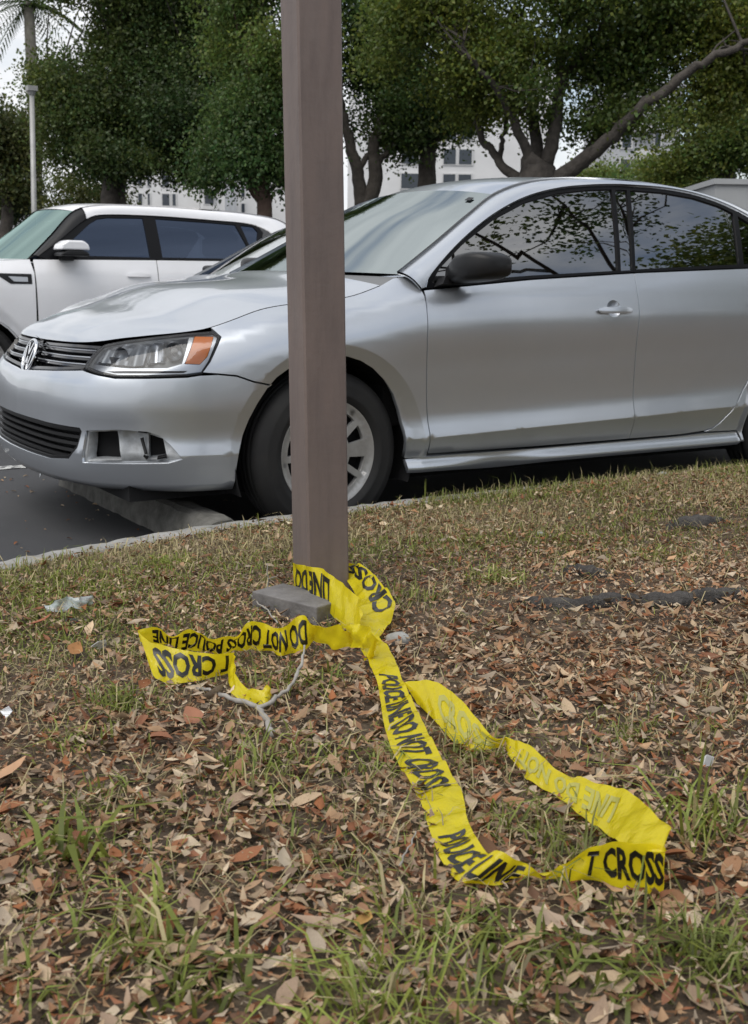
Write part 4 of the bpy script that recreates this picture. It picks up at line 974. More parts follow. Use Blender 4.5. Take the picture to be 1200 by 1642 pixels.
# palm
D = 36.0
pb = at(58, 520, D); pb[2] = 0; tp = at(46, 5, D); pr = empty('palm_tree', tuple(pb)); mb = MB()
cc = catmull(np.array([pb, lerp(pb, tp, .5)+np.array([.1, 0, 0]), tp]), 12)-pb; mb.tube(cc, np.linspace(.24, .16, len(cc)), 10); mb.build('trunk', noisy('palm_bark', [(.3, (.11, .10, .085)), (.7, (.2, .19, .16))], 5, .95, .5, .03), pr, True)
rg = np.random.default_rng(4)
for k in range(30):
    a = rg.uniform(0, 6.28); el = rg.uniform(-.9, .8); L = rg.uniform(1.3, 1.9); d = np.array([math.cos(a)*math.cos(el), math.sin(a)*math.cos(el), math.sin(el)])
    pts = [tp-pb+d*L*s_+np.array([0, 0, -.9*s_*s_*L*.6]) for s_ in np.linspace(0, 1, 9)]
    V = []; F = []
    side = np.cross(d, [0, 0, 1]); side /= np.linalg.norm(side)
    for j in range(1, 9):
        for s_ in (-1, 1):
            for q_ in range(2):
                p = lerp(pts[j-1], pts[j], q_*.5); tip = p+side*s_*.42*(1-abs(j/9-.5))+d*.18+np.array([0, 0, -.16]); w = d*.03
                b_ = len(V); V += [p-w, p+w, tip]; F.append((b_, b_+1, b_+2))
    mk('frond', V, np.array(F), LEAF, pr, False, None, np.tile(np.array([.045, .07, .02])*rg.uniform(.7, 1.4), (len(V), 1)))
tag(pr, 'tall palm with drooping fan crown at the top left corner', 'palm tree')
# trees on the near side of the verge, seen as reflections in the side windows
rb = np.array([7.2, -6.0, .1])
tree('overhanging_tree', 'open-branched tree beside the verge, seen reflected in the sedan side windows', rb,
     [([rb, rb+[-.2, .2, 1.6], rb+[-.6, .6, 2.8]], .28, .2), ([rb+[-.6, .6, 2.6], (5.2, -4.4, 4.6), (4.0, -3.6, 5.4), (2.6, -3.2, 5.9)], .035, .01), ([rb+[-.5, .5, 2.8], (6.2, -4.6, 4.6), (5.6, -3.6, 5.8), (4.8, -2.6, 6.6)], .035, .01),
      ([(5.2, -4.4, 4.6), (4.6, -4.9, 5.4), (3.5, -5.2, 6.2)], .035, .012), ([rb+[-.6, .6, 2.8], (7.0, -4.8, 5), (7.2, -3.8, 6.6)], .06, .02), ([(4.0, -3.6, 5.4), (3.3, -2.9, 6.2), (2.8, -2.2, 6.8)], .025, .01)],
     [((4.4, -3.9, 5.4), (1.6, 1.3, .8)), ((5.6, -3.6, 5.9), (1.5, 1.3, .9)), ((3.4, -3.4, 6.0), (1.3, 1.1, .6)), ((6.6, -4.3, 6.6), (2, 1.6, 1.0)), ((5.0, -5.0, 6.6), (2, 1.2, .8))], G2, 170, 32, 21, .075, crad=(.18, .42), gap=.0001, twig=.5)
rb = np.array([14.0, -8.0, .1])
tree('broad_tree', 'broad dark tree further along the verge, reflected in the rear side window', rb, [([rb, rb+[0, 0, 3], rb+[.2, .1, 5]], .35, .2)],
     [((14, -8, 6.2), (4.5, 3.5, 4.2)), ((11.2, -7.2, 4.6), (2.5, 2.2, 2.6)), ((18, -10, 6), (5, 4, 4.5))], G2, 1000, 60, 22, .13, crad=(.5, 1.0), gap=-.6)
rg = np.random.default_rng(5)
hx = rg.uniform(-22, 30, 700); hy = -17+rg.normal(0, .7, 700)+.01*hx; hz = rg.uniform(.2, 3.0, 700)*(1+.25*np.sin(hx*.7))
V, F, c = leaves(np.stack([hx, hy, hz], 1), np.full(700, 1.0), 26, .26, G2, rg); tag(mk('hedge', V, F, LEAF, None, False, None, c), 'long dark hedge across the lawn behind the viewer', 'hedge', kind='stuff')

# ---------------------------------------------------------------- buildings far behind
WALLB = noisy('white_render', [(.3, (.62, .62, .62)), (.7, (.74, .74, .745))], .25, .9, 0)
GREYB = noisy('grey_render', [(.3, (.40, .41, .43)), (.7, (.50, .51, .53))], .25, .9, 0)
PANE = plain('window_pane', (.035, .045, .06), .15)
FRM = plain('window_frame', (.6, .6, .6), .6)
def tower(u0, u1, vtop, D, label, cols, fl=3.05, wall=None, zmax=None, balc=()):
    """block whose front faces the viewer between photo columns u0 and u1; cols: (u0, u1) window columns"""
    a, b = at(u0, 460, D), at(u1, 460, D); ax = b-a; ax[2] = 0; W_ = np.linalg.norm(ax); ax /= W_; n_ = np.array([-ax[1], ax[0], 0])
    H = at(u0, vtop, D)[2]; o = np.array([a[0], a[1], 0.0])
    root = empty('apartment_building', tuple(o), math.atan2(ax[1], ax[0]))
    MB().box((0, 0, 0), (W_, 16, H)).build('wall', wall or WALLB, root)
    MB().box((-.3, -.3, H), (W_+.3, 16.3, H+.6)).build('parapet', wall or WALLB, root)
    k = W_/(u1-u0)
    for (c0, c1) in cols:
        x0, x1 = (c0-u0)*k, (c1-u0)*k; z = 1.0
        while z+fl < H:
            w_ = MB().box((x0-.15, -.12, z-.15), (x1+.15, -.003, z+1.95)).build('window_frame', FRM, root)
            nn = 2 if x1-x0 > 2.4 else 1
            for q_ in range(nn):
                xa = x0+(x1-x0)*q_/nn+.05; xb = x0+(x1-x0)*(q_+1)/nn-.05
                MB().box((xa, -.16, z), (xb, -.125, z+1.8)).build('pane', PANE, w_)
            z += fl
    for (c0, c1) in balc:
        x0, x1 = (c0-u0)*k, (c1-u0)*k; z = 2.6
        while z+fl < H:
            MB().box((x0, -1.4, z), (x1, -.003, z+.2)).box((x0, -1.4, z+.2), (x1, -1.3, z+1.1)).build('balcony', FRM, root); z += fl
    return tag(root, label, 'building', 'white apartment buildings beyond the trees')
tower(556, 880, 120, 150, 'white apartment block seen between the trunks right of the post', [(640, 668), (706, 726), (730, 751)])
tower(965, 1075, 150, 130, 'pale grey block with balconies behind the right limb of the spreading tree', [(985, 1000), (1036, 1046)], wall=GREYB, balc=[(1002, 1034)])
tower(205, 322, 245, 190, 'white block with small dark windows above the hatchback roof', [(225, 232), (240, 244), (263, 275), (279, 285)])
tower(323, 362, 270, 185, 'white block with dark balconies left of the reddish trunk', [(330, 345)], balc=[(329, 347)])
tower(366, 470, 230, 210, 'white tower behind the reddish trunk beside the post', [(373, 380), (388, 394), (420, 428)])
tower(-30, 14, 255, 170, 'narrow white building at the left edge behind the lamp post', [(-22, -10), (2, 8)])
# lamp post
D = 19.0
a, b = at(58, 520, D), at(51, 152, D); a[2] = 0; lp = empty('lamp_post', tuple(a)); GALV = noisy('galvanised_steel', [(.3, (.30, .30, .29)), (.7, (.42, .42, .41))], 4, .55, 0, Metallic=.3)
mb = MB(); mb.tube([np.zeros(3), (b-a)*.5, b-a], [.052, .046, .040], 12); mb.build('pole', GALV, lp, True)
mb = MB(); h = b-a; mb.tube([h, h+np.array([0, 0, .06])], [.05, .07], 12); mb.box(tuple(h+np.array([-.08, -.08, .06])), tuple(h+np.array([.08, .08, .14]))); mb.build('lamp_head', GALV, lp)
MB().box((-.2, -.2, 0), (.2, .2, .12)).build('base', GALV, lp)
tag(lp, 'slim pale steel lamp post rising behind the white hatchback', 'lamp post')
# grey enclosure wall at the right
D = 13.0
a, b = at(1146, 330, D), at(1290, 330, D); ax = b-a; W_ = np.linalg.norm(ax[:2]); top = at(1146, 287, D)[2]
ew = empty('enclosure_wall', (a[0], a[1], 0), math.atan2(ax[1], ax[0])); gw = noisy('grey_painted_block', [(.3, (.33, .34, .35)), (.7, (.40, .41, .42))], 1.5, .85, .2, .01)
MB().box((0, 0, 0), (W_, .2, top-.06)).box((0, .203, 0), (.2, 2.5, top-.06)).build('wall', gw, ew); MB().box((-.03, -.03, top-.06), (W_, .23, top)).box((-.03, .233, top-.06), (.23, 2.5, top)).build('coping', gw, ew)
tag(ew, 'pale grey flat-topped enclosure wall behind the rear of the silver sedan', 'wall')
# ---------------------------------------------------------------- brown post
PB = np.array([-.718, -2.046, .10]); LEAN = RT*np.array([1, 1, 0])*-.023
x = NT('brown_painted_post'); n1 = x.noise(2.0, 8, .6, vscale=(1, 1, .35)); n2 = x.noise(40, 5, .6)
n3 = x.noise(9, 7, .7, vscale=(3, 3, .4)); mxn = x.n('ShaderNodeMixRGB', blend_type='MULTIPLY'); mxn.inputs[0].default_value = .75
x.l(x.ramp(n1, [(.32, (.122, .100, .095)), (.5, (.158, .122, .110)), (.68, (.192, .162, .152))]), mxn.inputs[1]); x.l(x.ramp(n3, [(.3, (.72, .72, .74)), (.5, (1, 1, 1)), (.72, (1.16, 1.12, 1.1))]), mxn.inputs[2]); x.l(mxn.outputs[0], x.b.inputs['Base Color']); x.set(Roughness=.62); x.bump(n2, .25, .004)
PHI = YAW-R(25)
def post_pt(a, b, z):
    e1 = np.array([math.cos(PHI), -math.sin(PHI), 0]); e2 = np.array([math.sin(PHI), math.cos(PHI), 0]); return PB+e1*a+e2*b+(np.array([0, 0, 1])+LEAN)*z
post = empty('post', tuple(PB)); hw, ch = .0560, .005
sec = [(-hw+ch, -hw), (hw-ch, -hw), (hw, -hw+ch), (hw, hw-ch), (hw-ch, hw), (-hw+ch, hw), (-hw, hw-ch), (-hw, -hw+ch)]
V = []; F = []; zs = np.linspace(-.1, 2.9, 31)
for k, z in enumerate(zs):
    for a, b in sec: V.append(post_pt(a*(1+.004*math.sin(k*1.3)), b*(1+.004*math.sin(k*2.1+1)), z)-PB)
for i in range(30):
    for j in range(8): F.append((i*8+j, i*8+(j+1) % 8, (i+1)*8+(j+1) % 8, (i+1)*8+j))
F.append(tuple(240+k for k in range(8)))
shaft = mk('shaft', V, F, x.m, post)
rgp = np.random.default_rng(2)
tag(post, 'square brown painted post standing in front of the silver sedan', 'post')

# ---------------------------------------------------------------- footing block
ztop = .197; P1, P2, P3 = px(404, 948, 2, ztop), px(446, 960, 2, ztop), px(508, 974, 2, ztop)
e1 = P3-P1; Lb = np.linalg.norm(e1); e1 /= Lb; e2 = np.array([-e1[1], e1[0], 0]); s_ = 1; Wb = .11; P2 = P1
bl = MB(); c = [P2, P2+e1*Lb, P2+e1*Lb+e2*s_*Wb, P2+e2*s_*Wb]
for dz in (0, -.11):
    for p in c: bl.v.append(tuple(p+np.array([0, 0, dz])))
bl.f = [(0, 1, 2, 3), (7, 6, 5, 4), (0, 4, 5, 1), (1, 5, 6, 2), (2, 6, 7, 3), (3, 7, 4, 0)]
o = bl.build('footing_block', noisy('weathered_block', [(.3, (.10, .094, .092)), (.7, (.20, .19, .185))], 14, .9, .6, .006, 8, 60), bevel=.003)
tag(o, 'dark grey rectangular block on the ground against the foot of the post', 'block')

# ---------------------------------------------------------------- barrier tape
x = NT('yellow_tape'); t_ = x.t
x.l(x.ramp(x.noise(9, 5, .6), [(.3, (.70, .585, .012)), (.7, (.80, .69, .020))]), x.b.inputs['Base Color'])
x.set(Roughness=.17, IOR=1.5); wv = x.noise(38, 4, .6, vscale=(1, 1, .3)); x.bump(wv, .55, .010)
tl = x.n('ShaderNodeBsdfTranslucent'); tl.inputs[0].default_value = (.85, .66, .02, 1); mxs = x.n('ShaderNodeMixShader'); mxs.inputs[0].default_value = .42
x.l(x.b.outputs[0], mxs.inputs[1]); x.l(tl.outputs[0], mxs.inputs[2]); x.l(mxs.outputs[0], x.o.inputs[0])
TAPE = x.m; INK = plain('black_print', (.010, .010, .008), .3); INKB = plain('print_showing_through', (.33, .31, .06), .3)
tape = empty('barrier_tape', tuple(px(585, 1025, 2, .15)))
tag(tape, 'crumpled yellow barrier tape with black lettering tied round the post foot', 'tape')
TO = np.array(tape.location)
def gp(u, v, h): return px(u, v, 2, .15+h)
def ribbon(A, B, ripple=.003, n=10, seed=0):
    """A = edge at the tops of the letters, B = edge at their feet; lists of points"""
    A = catmull(np.array(A), n); B = catmull(np.array(B), n); m_ = len(A); rg = np.random.default_rng(seed)
    C = (A+B)/2; L = np.r_[0, np.cumsum(np.linalg.norm(np.diff(C, axis=0), axis=1))]
    W = 9; G = np.zeros((m_, W, 3)); ph = rg.uniform(0, 6.28, 4)
    T = np.gradient(C, axis=0); T /= np.linalg.norm(T, axis=1)[:, None]; N = np.cross(T, A-B); N /= np.maximum(np.linalg.norm(N, axis=1), 1e-9)[:, None]
    for j in range(W):
        v = j/(W-1)
        w = ripple*1.25*(np.abs(np.sin(L*44+v*5+ph[3]))*1.2-.6+np.sin(L*70+v*2.0+ph[0])+.7*np.sin(L*131-v*4+ph[1])+.6*np.sin(v*7+L*23+ph[2]))*(.4+.6*abs(2*v-1))
        G[:, j] = B*(1-v)+A*v+N*w[:, None]
    return G, L, N
def put_ribbon(G, name='strip'):
    m_, W = G.shape[:2]; idx = np.arange(m_*W).reshape(m_, W)
    o = mk(name, G.reshape(-1, 3)-TO, np.stack([idx[:-1, :-1], idx[1:, :-1], idx[1:, 1:], idx[:-1, 1:]], -1).reshape(-1, 4), TAPE, tape, True)
    return o
def text_mesh(body):
    cu = bpy.data.curves.new('t', 'FONT'); cu.body = body; cu.size = 1.0; cu.offset = .036; cu.resolution_u = 2; cu.space_character = .98
    ob = bpy.data.objects.new('t', cu); COL.objects.link(ob); bpy.context.view_layer.update()
    me = bpy.data.meshes.new_from_object(ob.evaluated_get(bpy.context.evaluated_depsgraph_get()))
    bm = bmesh.new(); bm.from_mesh(me); xs_ = [v.co.x for v in bm.verts]; ys_ = [v.co.y for v in bm.verts]; x0, x1, y0, y1 = min(xs_), max(xs_), min(ys_), max(ys_)
    for k in np.arange(x0+.15, x1, .22): bmesh.ops.bisect_plane(bm, geom=bm.verts[:]+bm.edges[:]+bm.faces[:], plane_co=(k, 0, 0), plane_no=(1, 0, 0))
    for k in (y0+(y1-y0)*.25, y0+(y1-y0)*.5, y0+(y1-y0)*.75): bmesh.ops.bisect_plane(bm, geom=bm.verts[:]+bm.edges[:]+bm.faces[:], plane_co=(0, k, 0), plane_no=(0, 1, 0))
    bmesh.ops.triangulate(bm, faces=bm.faces[:])
    V = np.array([v.co[:2] for v in bm.verts]); V = (V-[x0, y0])/[x1-x0, y1-y0]; bm.verts.index_update(); F = [[v.index for v in f.verts] for f in bm.faces]
    bm.free(); bpy.data.objects.remove(ob); bpy.data.curves.remove(cu); bpy.data.meshes.remove(me)
    return V, F
def print_on(strip, G, body, a0, a1, b0=.2, b1=.8, side=1, mat=None):
    """lay lettering along a strip between fractions a0..a1 of its length"""
    V, F = text_mesh(body); m_, W = G.shape[:2]; C = G[:, W//2]; L = np.r_[0, np.cumsum(np.linalg.norm(np.diff(C, axis=0), axis=1))]; L /= L[-1]
    du = np.gradient(G, axis=0); dv = np.gradient(G, axis=1); N = np.cross(du, dv); N /= np.maximum(np.linalg.norm(N, axis=2), 1e-9)[:, :, None]
    i = np.interp(a0+(a1-a0)*V[:, 0], L, np.arange(m_)); j = (b0+(b1-b0)*V[:, 1])*(W-1)
    i0 = np.clip(np.floor(i).astype(int), 0, m_-2); j0 = np.clip(np.floor(j).astype(int), 0, W-2); fi, fj = (i-i0)[:, None], (j-j0)[:, None]
    def bl_(M_): return M_[i0, j0]*(1-fi)*(1-fj)+M_[i0+1, j0]*fi*(1-fj)+M_[i0, j0+1]*(1-fi)*fj+M_[i0+1, j0+1]*fi*fj
    P = bl_(G); Nn = bl_(N)
    tow = ((CAM-P)*Nn).sum(1).mean(); sg = 1 if tow > 0 else -1
    o = mk('lettering', P+Nn*.0012*sg-TO, F, mat or INK, strip, True)
    return o
# strip running down from the knot and round to the right
top1 = [(607,1022,.06),(628,1046,.05),(646,1090,.04),(672,1144,.035),(709,1216,.03),(740,1267,.025),(752,1319,.03),(784,1366,.045),(806,1366,.055),(840,1387,.035),(873,1399,.025),(905,1384,.035),(947,1360,.06),(982,1348,.075),(1030,1353,.08),(1067,1362,.08)]
bot1 = [(578,1040,.05),(592,1064,.04),(604,1090,.03),(618,1169,.02),(637,1221,.015),(672,1281,.012),(691,1337,.012),(714,1389,.012),(742,1416,.012),(800,1416,.010),(850,1409,.010),(890,1408,.010),(930,1412,.010),(985,1418,.010),(1035,1429,.010),(1064,1434,.010)]
G1_, L1_, _ = ribbon([gp(*p) for p in top1], [gp(*p) for p in bot1], .0028, 12, 1); s1 = put_ribbon(G1_)
def frac(G, u, v):
    C = G[:, G.shape[1]//2]; c = C-CAM; U = 600+FPX*(c @ RT)/(c @ FW); Vv = 821+FPX*(c @ DN)/(c @ FW); k = np.argmin((U-u)**2+(Vv-v)**2)
    L = np.r_[0, np.cumsum(np.linalg.norm(np.diff(C, axis=0), axis=1))]; return L[k]/L[-1]
print_on(s1, G1_, 'POLICE LINE DO NOT CROSS', frac(G1_, 628, 1080), frac(G1_, 708, 1262), .14, .86)
print_on(s1, G1_, 'POLICE LINE', frac(G1_, 722, 1342), frac(G1_, 835, 1400), .13, .86)
print_on(s1, G1_, 'T CROSS', frac(G1_, 940, 1388), frac(G1_, 1080, 1400), .16, .88)
# the same strip folded back and seen from behind
up = [(1068,1360,.085),(1078,1331,.095),(1055,1309,.09),(1008,1270,.06),(961,1256,.045),(924,1246,.04),(887,1230,.035),(863,1204,.04),(835,1190,.035),(812,1182,.03)]
lo = [(1064,1364,.078),(1040,1366,.07),(1005,1355,.06),(972,1336,.03),(942,1316,.02),(912,1292,.018),(877,1266,.015),(848,1252,.015),(827,1225,.015),(808,1200,.012)]
G2_, _, _ = ribbon([gp(*p) for p in up], [gp(*p) for p in lo], .0022, 12, 2); s2_ = put_ribbon(G2_)
print_on(s2_, G2_, 'LINE DO NOT', frac(G2_, 985, 1310), frac(G2_, 830, 1220), .80, .2, mat=INKB)
up = [(812,1182,.03),(793,1182,.035),(761,1146,.045),(733,1116,.05),(705,1097,.05),(672,1090,.045),(650,1096,.035)]
lo = [(808,1200,.012),(793,1201,.012),(761,1203,.012),(733,1193,.012),(709,1169,.012),(688,1146,.012),(668,1128,.012)]
G3_, _, _ = ribbon([gp(*p) for p in up], [gp(*p) for p in lo], .002, 12, 3); s3_ = put_ribbon(G3_)
print_on(s3_, G3_, 'CROSS', frac(G3_, 700, 1130), frac(G3_, 795, 1192), .2, .8, mat=INKB)
# band round the post, and the loop to its right
def dp(u, v, d): return at(u, v, d)
lo = [(471,950,2.945),(478,954,2.92),(499,962,2.845),(517,972,2.80),(530,984,2.76),(545,1000,2.70),(560,1016,2.64),(575,1030,2.58)]
up = [(469,902,2.955),(476,904,2.93),(500,909,2.845),(516,912,2.81),(535,925,2.77),(555,940,2.71),(572,956,2.66),(582,985,2.60)]
Ga, _, _ = ribbon([dp(*p) for p in lo[::-1]], [dp(*p) for p in up[::-1]], .002, 12, 4); sa = put_ribbon(Ga)
print_on(sa, Ga, 'LINE DO', frac(Ga, 531, 950), frac(Ga, 474, 928), .12, .86)
ou = [(560,903,2.99),(580,906,2.95),(597,918,2.90),(614,938,2.83),(634,967,2.74),(628,992,2.68),(613,1016,2.62),(600,1032,2.58)]
il = [(548,925,2.99),(556,930,2.95),(568,950,2.87),(573,968,2.79),(575,985,2.70),(574,1000,2.65),(573,1012,2.61),(572,1026,2.58)]
Gb, _, _ = ribbon([dp(*p) for p in il[::-1]], [dp(*p) for p in ou[::-1]], .003, 12, 5); sb = put_ribbon(Gb)
print_on(sb, Gb, 'CROSS', frac(Gb, 602, 985), frac(Gb, 556, 916), .06, .62)
# knot
kn = [gp(u, v, h) for u, v, h in ((556,1000,.09),(585,1006,.11),(606,1020,.10),(600,1042,.06))]; kn2 = [gp(u, v, h) for u, v, h in ((560,1034,.04),(578,1040,.055),(590,1046,.06),(584,1060,.035))]
Gk, _, _ = ribbon(kn, kn2, .006, 10, 6); put_ribbon(Gk, 'knot')
kn = [gp(u, v, h) for u, v, h in ((498,1002,.075),(530,1003,.08),(562,1008,.085))]; kn2 = [gp(u, v, h) for u, v, h in ((497,1028,.03),(530,1037,.025),(566,1039,.035))]
Gk, _, _ = ribbon(kn, kn2, .004, 10, 7); put_ribbon(Gk)
# tail running left, folded back on itself
up = [(508,1001,.085),(483,987,.09),(462,1000,.075),(450,1007,.07),(433,1006,.07),(404,995,.08),(388,1008,.07),(375,1021,.06),(337,1019,.06),(312,1012,.065),(283,1016,.062),(242,1009,.07),(221,1012,.07)]
lo = [(502,1029,.03),(487,1044,.015),(468,1048,.012),(450,1052,.012),(430,1045,.012),(405,1041,.014),(388,1044,.014),(370,1045,.014),(337,1047,.012),(304,1043,.014),(280,1040,.016),(245,1033,.03),(224,1027,.045)]
Gc, _, _ = ribbon([gp(*p) for p in lo], [gp(*p) for p in up], .0035, 12, 8); sc_ = put_ribbon(Gc)
print_on(sc_, Gc, 'DO NOT CROSS POLICE LINE', .05, .92, .12, .88)
lo = [(371,1078,.012),(352,1083,.012),(337,1088,.012),(304,1094,.012),(275,1097,.012),(258,1092,.02),(246,1084,.03)]
up = [(376,1046,.06),(355,1049,.06),(337,1048,.062),(304,1044,.068),(262,1036,.075),(240,1029,.08),(222,1013,.085)]
Gd_, _, _ = ribbon([gp(*p) for p in lo], [gp(*p) for p in up], .002, 12, 9); sd_ = put_ribbon(Gd_)
print_on(sd_, Gd_, 'T CROSS', .01, .82, .10, .86)
up = [(376,1050,.055),(378,1075,.04),(388,1096,.03),(404,1106,.03),(420,1107,.035),(432,1099,.045)]; lo = [(368,1076,.02),(370,1108,.012),(384,1122,.012),(404,1130,.012),(424,1131,.014),(436,1114,.02)]
Ge_, _, _ = ribbon([gp(*p) for p in up], [gp(*p) for p in lo], .003, 10, 10); put_ribbon(Ge_)

# ---------------------------------------------------------------- twigs, roots, scraps
TW = noisy('grey_twig', [(.3, (.20, .185, .165)), (.7, (.36, .34, .31))], 30, .9, .4, .003)
def stick(name, label, runs, mat, cat='twig', parts=('stem', 'side_stem'), group=None):
    o0 = gp(*runs[0][0][0]); r_ = empty(name, tuple(o0))
    for i, (pts, ra, rb) in enumerate(runs):
        c = catmull(np.array([gp(*p) for p in pts]), 6); c = c+np.random.default_rng(i).normal(0, .0018, c.shape)
        mb = MB(); rj = np.random.default_rng(len(label)+i); mb.tube(c-o0, np.linspace(ra, rb, len(c))*rj.uniform(.72, 1.2, len(c)), 9); mb.build(parts[min(i, 1)], mat, r_, True)
    return tag(r_, label, cat, group)
stick('forked_twig', 'grey forked twig lying under the left tail of the tape', [([(438,1180,.012),(430,1160,.014),(415,1138,.018),(375,1122,.016),(335,1108,.014),(305,1101,.012)], .0065, .003), ([(415,1138,.018),(440,1122,.025),(466,1098,.045),(482,1068,.07),(490,1035,.10)], .0048, .0025)], TW)
stick('dry_stalk', 'thin pale dry stalk standing behind the block', [([(431,958,.01),(430,935,.05),(429,905,.10)], .0022, .0012), ([(430,930,.06),(447,922,.07)], .0013, .0008)], TW, 'stalk')
stick('dry_stalk', 'thin pale stem leaning across the left side of the block', [([(402,955,.02),(425,975,.025),(446,1000,.012)], .0025, .0018)], TW, 'stalk')
stick('straw', 'long straw-coloured stem lying left of the lower tape bend', [([(640,1390,.02),(655,1360,.03),(668,1335,.03)], .0016, .0010)], TW, 'stalk')
RT_ = noisy('root_bark', [(.3, (.025, .023, .022)), (.62, (.085, .078, .072))], 22, .95, 1.0, .03, 8, 45)
stick('tree_root', 'long grey root breaking the surface right of the tape', [([(838,970,-.015),(880,974,-.002),(940,972,.002),(1000,966,-.004),(1050,968,.004),(1110,964,.006),(1160,958,.004),(1215,962,-.015)], .024, .026)], RT_, 'root', group='exposed roots')
stick('tree_root', 'short dark root knuckle above the long root', [([(905,925,-.02),(930,918,.006),(955,922,.004),(985,932,-.02)], .026, .022)], RT_, 'root', group='exposed roots')
stick('tree_root', 'grey root lump near the right edge by the kerb', [([(1070,858,-.03),(1095,845,.012),(1135,842,.016),(1165,850,-.03)], .035, .03)], RT_, 'root', group='exposed roots')
def pebble(name, label, u, v, r, mat, flat=.6, cat='stone', seed=0, group=None):
    c = gp(u, v, 0); rg = np.random.default_rng(seed); bm = bmesh.new(); bmesh.ops.create_icosphere(bm, subdivisions=2, radius=1)
    V = np.array([v_.co for v_ in bm.verts]); F = [[v_.index for v_ in f.verts] for f in bm.faces]; bm.free()
    d = 1+.18*np.sin(V @ rg.normal(0, 2.2, (3, 3))+rg.uniform(0, 6, 3)).sum(1)/2
    V = V*d[:, None]*np.array([1, .75, flat])*r; a = rg.uniform(0, 3); V = V @ np.array([[math.cos(a), -math.sin(a), 0], [math.sin(a), math.cos(a), 0], [0, 0, 1]])
    o = mk(name, V, F, mat, None, True); o.location = tuple(c+np.array([0, 0, r*flat*.45])); return tag(o, label, cat, group)
ST = noisy('pale_stone', [(.3, (.22, .22, .21)), (.7, (.40, .40, .38))], 25, .9, .5, .006)
pebble('stone', 'pale grey stone right of the tape knot', 640, 1030, .028, ST, .7, seed=1, group='stones')
pebble('stone', 'round pale stone at the grass edge under the sedan sill', 1063, 768, .030, ST, .7, seed=2, group='stones')
pebble('stone', 'small white stone in the grass below the wheel', 868, 858, .014, ST, .5, seed=3, group='stones')
pebble('black_scrap', 'black plastic scrap lying below the clear wrapper', 118, 1000, .026, MT['black'], .35, 'scrap', 4)
WHT = plain('white_scrap', (.72, .74, .76), .4)
def flake(name, label, pts, mat, cat, h=.014):
    P = np.array([gp(u, v, hh) for u, v, hh in pts]); c = P.mean(0); n_ = np.array([0, 0, .0015]); V = np.vstack([P-c, P-c-n_]); k = len(P)
    F = [tuple(range(k)), tuple(range(2*k-1, k-1, -1))]+[(i, i+k, (i+1) % k+k, (i+1) % k) for i in range(k)]
    o = mk(name, V, F, mat); o.location = tuple(c); return tag(o, label, cat)
flake('paper_scrap', 'small white paper scrap left of the tape tail', [(146,1036,.02),(158,1028,.035),(170,1026,.03),(172,1034,.015),(158,1040,.012)], WHT, 'scrap')
flake('paper_scrap', 'tiny white scrap in the leaves right of the tape loop', [(1122,1218,.02),(1134,1210,.035),(1146,1214,.03),(1142,1226,.015),(1128,1229,.012)], WHT, 'scrap')
flake('paper_scrap', 'bright white sliver at the left edge level with the tape', [(0,1140,.015),(14,1132,.03),(20,1140,.02),(10,1152,.012)], WHT, 'scrap')
# clear wrapper
A = [gp(u, v, h) for u, v, h in ((72,972,.02),(92,962,.04),(112,958,.03),(128,958,.04),(148,955,.03))]; B = [gp(u, v, h) for u, v, h in ((76,984,.012),(94,980,.012),(114,978,.015),(130,976,.012),(150,968,.012))]
TO_keep = TO; G_, _, _ = ribbon(A, B, .006, 8, 12); TO = np.array(A[2]); m_, W = G_.shape[:2]; idx = np.arange(m_*W).reshape(m_, W)
x = NT('clear_film'); x.set(Base_Color=(.55, .62, .64, 1), Roughness=.12, Alpha=.55)
o = mk('plastic_wrapper', G_.reshape(-1, 3)-TO, np.stack([idx[:-1, :-1], idx[1:, :-1], idx[1:, 1:], idx[:-1, 1:]], -1).reshape(-1, 4), x.m, None, True); o.location = tuple(TO); tag(o, 'clear crumpled plastic wrapper in the grass at far left', 'wrapper'); TO = TO_keep

# ---------------------------------------------------------------- fallen leaves
rl = np.random.default_rng(42)
LITTER = leafmat('dead_leaf', .12)
PAL = np.array([(.35,.220,.125),(.28,.150,.078),(.22,.092,.046),(.44,.325,.21),(.30,.212,.145),(.14,.074,.042),(.50,.40,.28),(.26,.103,.043),(.35,.28,.205)])
PW = np.array([.18,.15,.09,.16,.14,.06,.09,.06,.07])
def leaf_shape(rg, L, Wd, curl, fold, n=5):
    V = []; F = []
    for i in range(n):
        s = i/(n-1); w = Wd*math.sin(math.pi*min(.985, max(.03, s**.85)))**.8*(1+(.12 if n == 5 else .28)*rg.normal()); z = curl*(s-.5)**2*4*L*.25
        V += [(s*L-L/2, -w/2, z+fold*w*.5), (s*L-L/2, 0, z), (s*L-L/2, w/2, z+fold*w*.5)]
    for i in range(n-1):
        b = 3*i; F += [(b, b+3, b+4, b+1), (b+1, b+4, b+5, b+2)]
    return np.array(V), np.array(F)
shapes = [leaf_shape(rl, 1, rl.uniform(.34, .55), rl.uniform(-.5, 1.2), rl.uniform(-.3, .8)) for _ in range(12)]
low = [leaf_shape(rl, 1, rl.uniform(.34, .62), rl.uniform(-.6, 1.3), rl.uniform(-.4, .9), 3) for _ in range(12)]
